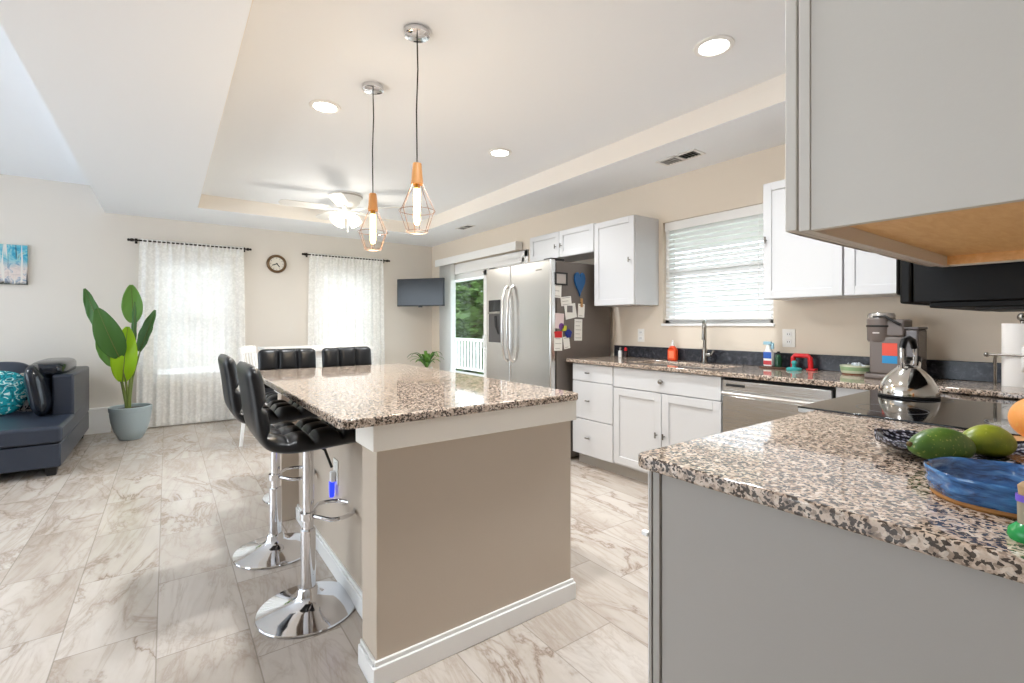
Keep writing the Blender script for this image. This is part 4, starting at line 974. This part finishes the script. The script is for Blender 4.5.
# ------------------------------------------------------------------ things on the near counter
def traymat():
    m = mat('patterned_tray', (60, 60, 70), .25); tt = NT(m); v = tt.n('ShaderNodeTexVoronoi', None, Vector=tt.obj(), Scale=95)
    tt.set('Base Color', tt.ramp(v.outputs[0], [(.25, (150, 150, 160)), (.42, (66, 66, 80)), (.6, (26, 24, 32))])); return m
tx, ty = 1.455, .262; along = Vector((.40, -.917, 0)).normalized(); across = Vector((along.y * -1, along.x, 0))
def trayf(u, v, dz=0):
    s = (v - .5) * 2; w = .105 * max(.0, (1 - abs(s) ** 2.4)) ** .55 + .022 * (1 - abs(s)) ** 0 * (1 if abs(s) < .999 else .6)
    q = (u - .5) * 2; lift = .020 * abs(s) ** 3 + .022 * abs(q) ** 2.5 + (.003 * math.sin(s * 9) * abs(q))
    p = Vector((tx, ty, ZK + .006 + lift + dz)) + along * (s * .165) + across * (q * w); return p
m = MB().grid(lambda u, v: trayf(u, v), 20, 36); o = part('serving_tray', m, traymat(), loc=(tx, ty, ZK), smooth=180, solid=-.005, kind='stuff'); tag(o, 'dark speckled leaf shaped tray holding the mangoes', 'tray')
def fruitmat(name, c1, c2, c3, sc=9):
    m = mat(name, c1, .35); tt = NT(m); p = tt.obj(); n = tt.noise(p, sc, 4, .6).outputs[0]
    c = tt.ramp(n, [(.3, c1), (.52, c2), (.72, c3)]); sp = tt.noise(p, 160, 2).outputs[0]
    c = tt.mix(tt.math('MULTIPLY', tt.math('GREATER_THAN', sp, .66), .35), c, lin((216, 210, 120))); tt.set('Base Color', c); return m
def mango(label, c, L, w, h, rz, m, ry=0):
    t = thing('mango', label, 'mango', (c[0], c[1], c[2] - h), 'mangoes on the dark tray')
    T = TM((0, 0, 0), rz) @ Matrix.Rotation(ry, 4, 'Y')
    def fn(p):
        s = p.x / L; p.y *= 1 + .16 * s; p.z *= 1 + .12 * s; p.z += -.006 * (s * s); p.y += .006 * math.sin(2 * s); return p
    part('flesh', MB().ellipsoid(c, (L, w, h), 1.0, 1.0, 40, 24, T=T, fn=fn), m, t, smooth=180)
    tip = Vector(c) + T @ Vector((-L * .99, -.004, .0)); part('stem_scar', MB().ellipsoid(tip, (.005, .006, .006), nu=10, nv=8), mat('scar_brown', (92, 72, 40), .7), t)
rzv = math.atan2(-.587, .81)
mango('deep green mango at the front of the dark tray', (1.352, .290, ZK + .0425), .076, .040, .036, rzv + .08, fruitmat('mango_green', (52, 86, 34), (84, 116, 44), (118, 138, 52)), .05)
mango('yellow-green mango behind the deep green one', (1.490, .240, ZK + .0420), .057, .038, .035, rzv - .10, fruitmat('mango_yellow', (96, 122, 40), (150, 158, 44), (186, 182, 60)), .08)
# wooden board and squash at the frame edge
wx, wy = 1.70, .176
o = part('wooden_board', MB().lathe([(0, 0), (.088, 0), (.092, .004), (.092, .012), (.088, .016), (0, .016)], (wx, wy, ZK), 40), woodmat('board_wood', (196, 150, 96), (214, 172, 118), (6, 20, 6)), loc=(wx, wy, ZK)); tag(o, 'round pale wooden board under the orange squash', 'board')
t = thing('squash', 'smooth orange squash on the wooden board at the right edge', 'squash', (wx + .01, wy, ZK + .0165)); 
part('flesh', MB().ellipsoid((wx + .01, wy, ZK + .0165 + .056), (.062, .062, .056), 1, 1, 32, 20, fn=lambda p: p), fruitmat('squash_orange', (216, 136, 60), (232, 158, 84), (240, 184, 120), 6), t, smooth=180); part('stem', MB().tube([(wx + .01, wy, ZK + .125), (wx + .012, wy, ZK + .142)], [.009, .006], 8), mat('squash_stem', (120, 110, 60), .7), t)
# blue glazed bowl
def bowlmat():
    m = mat('blue_glaze', (40, 86, 140), .12, coat=.5); tt = NT(m); p = tt.obj(); n = tt.noise(tt.scale(p, (14, 14, 60)), 1.6, 4, .6, 1.2).outputs[0]
    c = tt.ramp(n, [(.3, (24, 44, 76)), (.46, (40, 88, 142)), (.6, (62, 118, 172)), (.75, (110, 150, 190))]); tt.set('Base Color', c); return m
bx_, by_ = 1.147, .169
t = thing('ceramic_bowl', 'shallow blue glazed bowl with scalloped sides on the near counter', 'bowl', (bx_, by_, ZK))
def scal(r, z, a): r *= .85; return Vector((bx_ + r * (1 + .022 * math.cos(7 * a)) * math.cos(a), by_ + r * (1 + .022 * math.cos(7 * a)) * math.sin(a), ZK + z))
prof = [(.0, .006), (.098, .006), (.106, .010), (.108, .020), (.111, .024), (.108, .030), (.112, .040), (.114, .046), (.112, .050), (.107, .048), (.102, .034), (.096, .016), (.085, .011), (0, .010)]
m = MB().grid(lambda u, v: scal(*prof[round(v * (len(prof) - 1))], u * 2 * PI), 84, len(prof) - 1, 0, True); part('bowl', m, bowlmat(), t, smooth=60)
part('foot_ring', MB().lathe([(.074, 0), (.086, 0), (.090, .004), (.0895, .009), (.074, .008)], (bx_, by_, ZK), 48, closed=True), mat('raw_clay', (160, 112, 60), .8), t, label='bare clay foot of the bowl')
# small green and purple bottle
gx, gy = .972, .116
t = thing('seasoning_bottle', 'small bottle with green foot and purple collar beside the blue bowl', 'bottle', (gx, gy, ZK))
part('green_foot', MB().lathe([(0, 0), (.018, 0), (.021, .006), (.019, .016), (.011, .024), (0, .025)], (gx, gy, ZK), 28), mat('green_foot', (34, 140, 70), .25), t); part('barrel', MB().lathe([(0, .024), (.010, .024), (.0105, .055), (0, .056)], (gx, gy, ZK), 24), mat('clear_barrel', (150, 140, 120), .2), t)
part('purple_collar', MB().lathe([(0, .055), (.012, .055), (.012, .064), (0, .064)], (gx, gy, ZK), 24), mat('purple_ring', (110, 84, 190), .3), t); part('cap', MB().lathe([(0, .064), (.009, .064), (.010, .076), (.005, .082), (0, .083)], (gx, gy, ZK), 24), mat('tan_cap', (170, 140, 100), .5), t)

# ------------------------------------------------------------------ sofa corner
t = thing('sofa', 'black leather sectional sofa with chaise seat at the left edge', 'sofa', (-1.7, 6.0, 0))
SX = -.69
part('base', MB().box(-3.0, SX, 5.22, 6.93, .075, .265), M_sofa, t, .012); part('chaise_seat', MB().box(-3.0, SX + .012, 5.20, 6.55, .27, .405), M_sofa, t, .028, seg=4)
part('arm', MB().box(SX - .145, SX + .004, 5.86, 6.93, .27, .765), M_sofa, t, .022, seg=4); part('backrest', MB().box(-3.0, SX - .17, 6.62, 6.93, .27, .80), M_sofa, t, .03, seg=4)
for x in (-3.0 + .05, SX - .10):
    for y in (5.27, 6.80):
        part('leg', MB().add([(x + a, y + b, 0) for a, b in ((.008, .008), (.062, .008), (.062, .062), (.008, .062))] + [(x + a, y + b, .076) for a, b in ((-.004, -.004), (.074, -.004), (.074, .074), (-.004, .074))], [(0, 3, 2, 1), (4, 5, 6, 7), (0, 1, 5, 4), (1, 2, 6, 5), (2, 3, 7, 6), (3, 0, 4, 7)]), M_dark, t)
for k, x in enumerate((-2.55, -1.95, -1.35)):
    part('back_cushion', MB().ellipsoid((x, 6.50, .62), (.30, .13, .24), .45, .35, 40, 20, T=Matrix.Rotation(-.15, 4, 'X')), M_sofa, t, smooth=180)
part('arm_pad', MB().ellipsoid((SX - .19, 6.33, .805), (.13, .46, .080), .6, .5, 36, 18), M_cush, t, smooth=180)
def cushion(name, label, c, r, T, m, e=(.75, .45)):
    def fn(p):
        k = 1 + .02 * math.sin(p.x * 70) * math.sin(p.z * 55); p.y *= k
        f = max(0, 1 - (abs(p.x) / r[0]) ** 4) * max(0, 1 - (abs(p.z) / r[2]) ** 4); p.y *= .35 + .65 * f; return p
    o = part(name, MB().ellipsoid(c, (r[0], r[2], r[1]), .35, .35, 48, 24) if False else MB().ellipsoid(c, r, *e, 48, 24, T=T, fn=fn), m, loc=c, smooth=180); tag(o, label, 'cushion'); return o
cushion('back_cushion', 'big glossy black cushion leaning against the sofa arm', (-.915, 5.92, .635), (.19, .072, .232), TM((0, 0, 0), math.radians(84), -.16), M_cush, (.5, .45))
def pillowmat(name, c1, c2, c3, sc=13.0):
    m = mat(name, c1, .85); tt = NT(m); n = tt.noise(tt.scale(tt.obj(), (1, 1, 1.0)), sc, 1.5, .4, 2.6)
    tt.set('Base Color', tt.ramp(n.outputs[0], [(.40, c1), (.44, c2), (.56, c2), (.575, c3), (.63, c3), (.645, c1)])); return m
cushion('throw_pillow', 'teal leaf patterned throw pillow on the sofa', (-1.23, 6.10, .612), (.20, .065, .20), TM((0, 0, 0), math.radians(10), -.30) @ Matrix.Rotation(.16, 4, 'Y'), pillowmat('teal_leaf_print', (0, 104, 116), (18, 150, 160), (206, 232, 228)))
cushion('throw_pillow', 'cream and black throw pillow between the teal pillow and the black cushion', (-1.045, 6.20, .59), (.17, .045, .18), TM((0, 0, 0), math.radians(48), -.22) @ Matrix.Rotation(.1, 4, 'Y'), pillowmat('cream_black_print', (30, 28, 28), (214, 206, 196), (224, 218, 208)))

# ------------------------------------------------------------------ large potted plant
px, py = -.312, 6.48
t = thing('potted_plant', 'tall bird of paradise plant in a blue grey bowl pot by the curtain', 'plant', (px, py, 0))
pot = part('pot', MB().lathe([(0, 0), (.085, 0), (.10, .01), (.14, .09), (.165, .18), (.176, .26), (.178, .30), (.184, .302), (.186, .345), (.178, .352), (.168, .345), (.165, .30), (0, .298)], (px, py, 0), 48), M_pot, t)
part('soil', MB().lathe([(0, .300), (.164, .300), (.164, .318), (.10, .326), (0, .328)], (px, py, 0), 32), M_soil, t)
ax = .00833; az = .01065
def w3(u, v, dy=0): return Vector((-.31 + (u - 131) * ax, py + dy, .02 + (437 - v) * az))
def leafp(base, tip, hw, m, bend=.03, face=0.0, dy0=0, dy1=0, lab=None):
    b, e = w3(*base, dy0), w3(*tip, dy1); d = e - b; L = d.length; dn = d.normalized()
    side = dn.cross(Vector((0, 1, 0))).normalized(); nrm = side.cross(dn)
    cs, sn = math.cos(face), math.sin(face); s2 = side * cs + nrm * sn; n2 = -side * sn + nrm * cs
    def f(u, v):
        w = hw * 1.12 * math.sin(PI * min(1, v * .955 + .03)) ** .56 * (1.10 - .30 * v); q = (u - .5) * 2
        return b + dn * (L * v) + s2 * (w * q) + n2 * (-.22 * w * q * q + .012 * math.sin(q * 9 + v * 20) * abs(q) * .3) + nrm * (bend * math.sin(PI * v) - bend * v * v)
    lf = part('leaf', MB().grid(f, 14, 24), m, t, smooth=180, solid=.0015, kind='stuff')
    mid = [f(.5, k / 12) - n2 * .003 for k in range(13)]; part('midrib', MB().tube(mid, [.005 - .0003 * k for k in range(13)], 6), M_stem, lf)
    root = Vector((px + (b.x - px) * .14 + random.uniform(-.03, .03), py + random.uniform(-.04, .04), .322)); ctl = Vector((root.x * .65 + b.x * .35, (root.y + b.y) / 2, root.z * .45 + b.z * .55))
    part('stem', MB().tube([root, root.lerp(ctl, .5), ctl, ctl.lerp(b, .55), b], [.014, .012, .010, .008, .006], 8), M_stem, t)
leafp((133, 323), (131, 285), .086, M_leafm, .04, .1, .05, .08)
leafp((101, 330), (86, 290), .062, M_leafd, .03, .5, .06, .10)
leafp((120, 357), (100, 310), .108, M_leafd, -.05, -.1, -.06, -.16)
leafp((123, 381), (128, 327), .104, M_leafl, -.03, .12, -.03, -.06)
leafp((140, 352), (156, 310), .085, M_leafd, .03, .95, .02, .05)
leafp((135, 345), (135, 302), .034, M_leafd, .02, .9, -.02, .0)
leafp((114, 366), (98, 338), .06, M_leafm, .02, .4, .02, .03)

# ------------------------------------------------------------------ dining set and small plant beyond the island
t = thing('dining_table', 'white counter height table behind the far stools', 'table', (1.55, 6.2, 0))
part('tabletop', MB().box(.90, 2.10, 5.85, 6.55, .905, .945), M_white, t, .006); part('table_apron', MB().box(.98, 2.02, 5.93, 6.47, .81, .905), M_white, t, .003)
for x in (.94, 2.0):
    for y in (5.89, 6.45): part('leg', MB().box(x, x + .06, y, y + .06, 0, .905), M_white, t, .004)
t = thing('dining_chair', 'white spindle back chair beside the left lace curtain', 'chair', (.88, 5.5, 0))
R = TM((.88, 5.50, 0), math.radians(62))
def cp(nm, f, m=M_white, bev=.004):
    b = MB(); b.M = R; f(b); return part(nm, b, m, t, bev)
cp('seat', lambda b: b.box(-.20, .20, -.20, .20, .58, .615))
for x in (-.17, .17): cp('leg', lambda b: b.tube([(x * 1.1, -.20, 0), (x, -.16, .58)], [.016, .021], 8), bev=0); cp('leg', lambda b: b.tube([(x * 1.1, .22, 0), (x, .17, .58)], [.016, .021], 8), bev=0); cp('back_post', lambda b: b.tube([(x, .18, .60), (x, .235, .99)], [.02, .017], 8), bev=0)
cp('top_rail', lambda b: b.prism([(-.20, .92), (.20, .92), (.20, .975), (.1, .995), (-.1, .995), (-.20, .975)], .218, .24, 'y'))
for k in range(4): cp('spindle', lambda b: b.tube([(-.105 + .07 * k, .185, .61), (-.105 + .07 * k, .226, .93)], .009, 8), bev=0)
cp('stretcher', lambda b: b.tube([(-.18, -.18, .25), (.18, -.18, .25)], .012, 8), bev=0)
# corner plant on a stand
t = thing('plant_stand', 'small white stand in the corner below the television', 'stand', (3.0, 6.28, 0))
part('top', MB().lathe([(0, .46), (.15, .46), (.155, .47), (.15, .482), (0, .482)], (3.04, 6.30, 0), 32), M_white, t)
for k in range(3):
    a = 2 * PI * k / 3; part('leg', MB().tube([(3.04 + .13 * math.cos(a), 6.30 + .13 * math.sin(a), 0), (3.04 + .09 * math.cos(a), 6.30 + .09 * math.sin(a), .46)], .012, 8), M_white, t)
t = thing('potted_plant', 'small strappy green plant in a pale pot in the corner', 'plant', (3.04, 6.30, .483))
part('pot', MB().lathe([(0, 0), (.06, 0), (.085, .10), (.088, .115), (.08, .115), (.07, .09), (0, .09)], (3.04, 6.30, .483), 28), mat('pale_pot', (206, 200, 190), .6), t)
rnd = random.Random(11)
for k in range(24):
    a = 2 * PI * k / 24 + rnd.uniform(-.1, .1); L = rnd.uniform(.17, .32); hgt = rnd.uniform(.08, .19)
    def f(u, v, a=a, L=L, hgt=hgt):
        r = L * v; w = .024 * math.sin(PI * min(.98, v * .9 + .1)); q = (u - .5) * 2
        return Vector((3.04, 6.30, .575)) + Vector((math.cos(a), math.sin(a), 0)) * r + Vector((-math.sin(a), math.cos(a), 0)) * w * q + Vector((0, 0, 4 * hgt * v * (1 - .75 * v) + .004 * q * q))
    part('leaf', MB().grid(f, 4, 10), M_leafm if k % 3 else M_leafd, t, smooth=180, solid=.0012, kind='stuff')
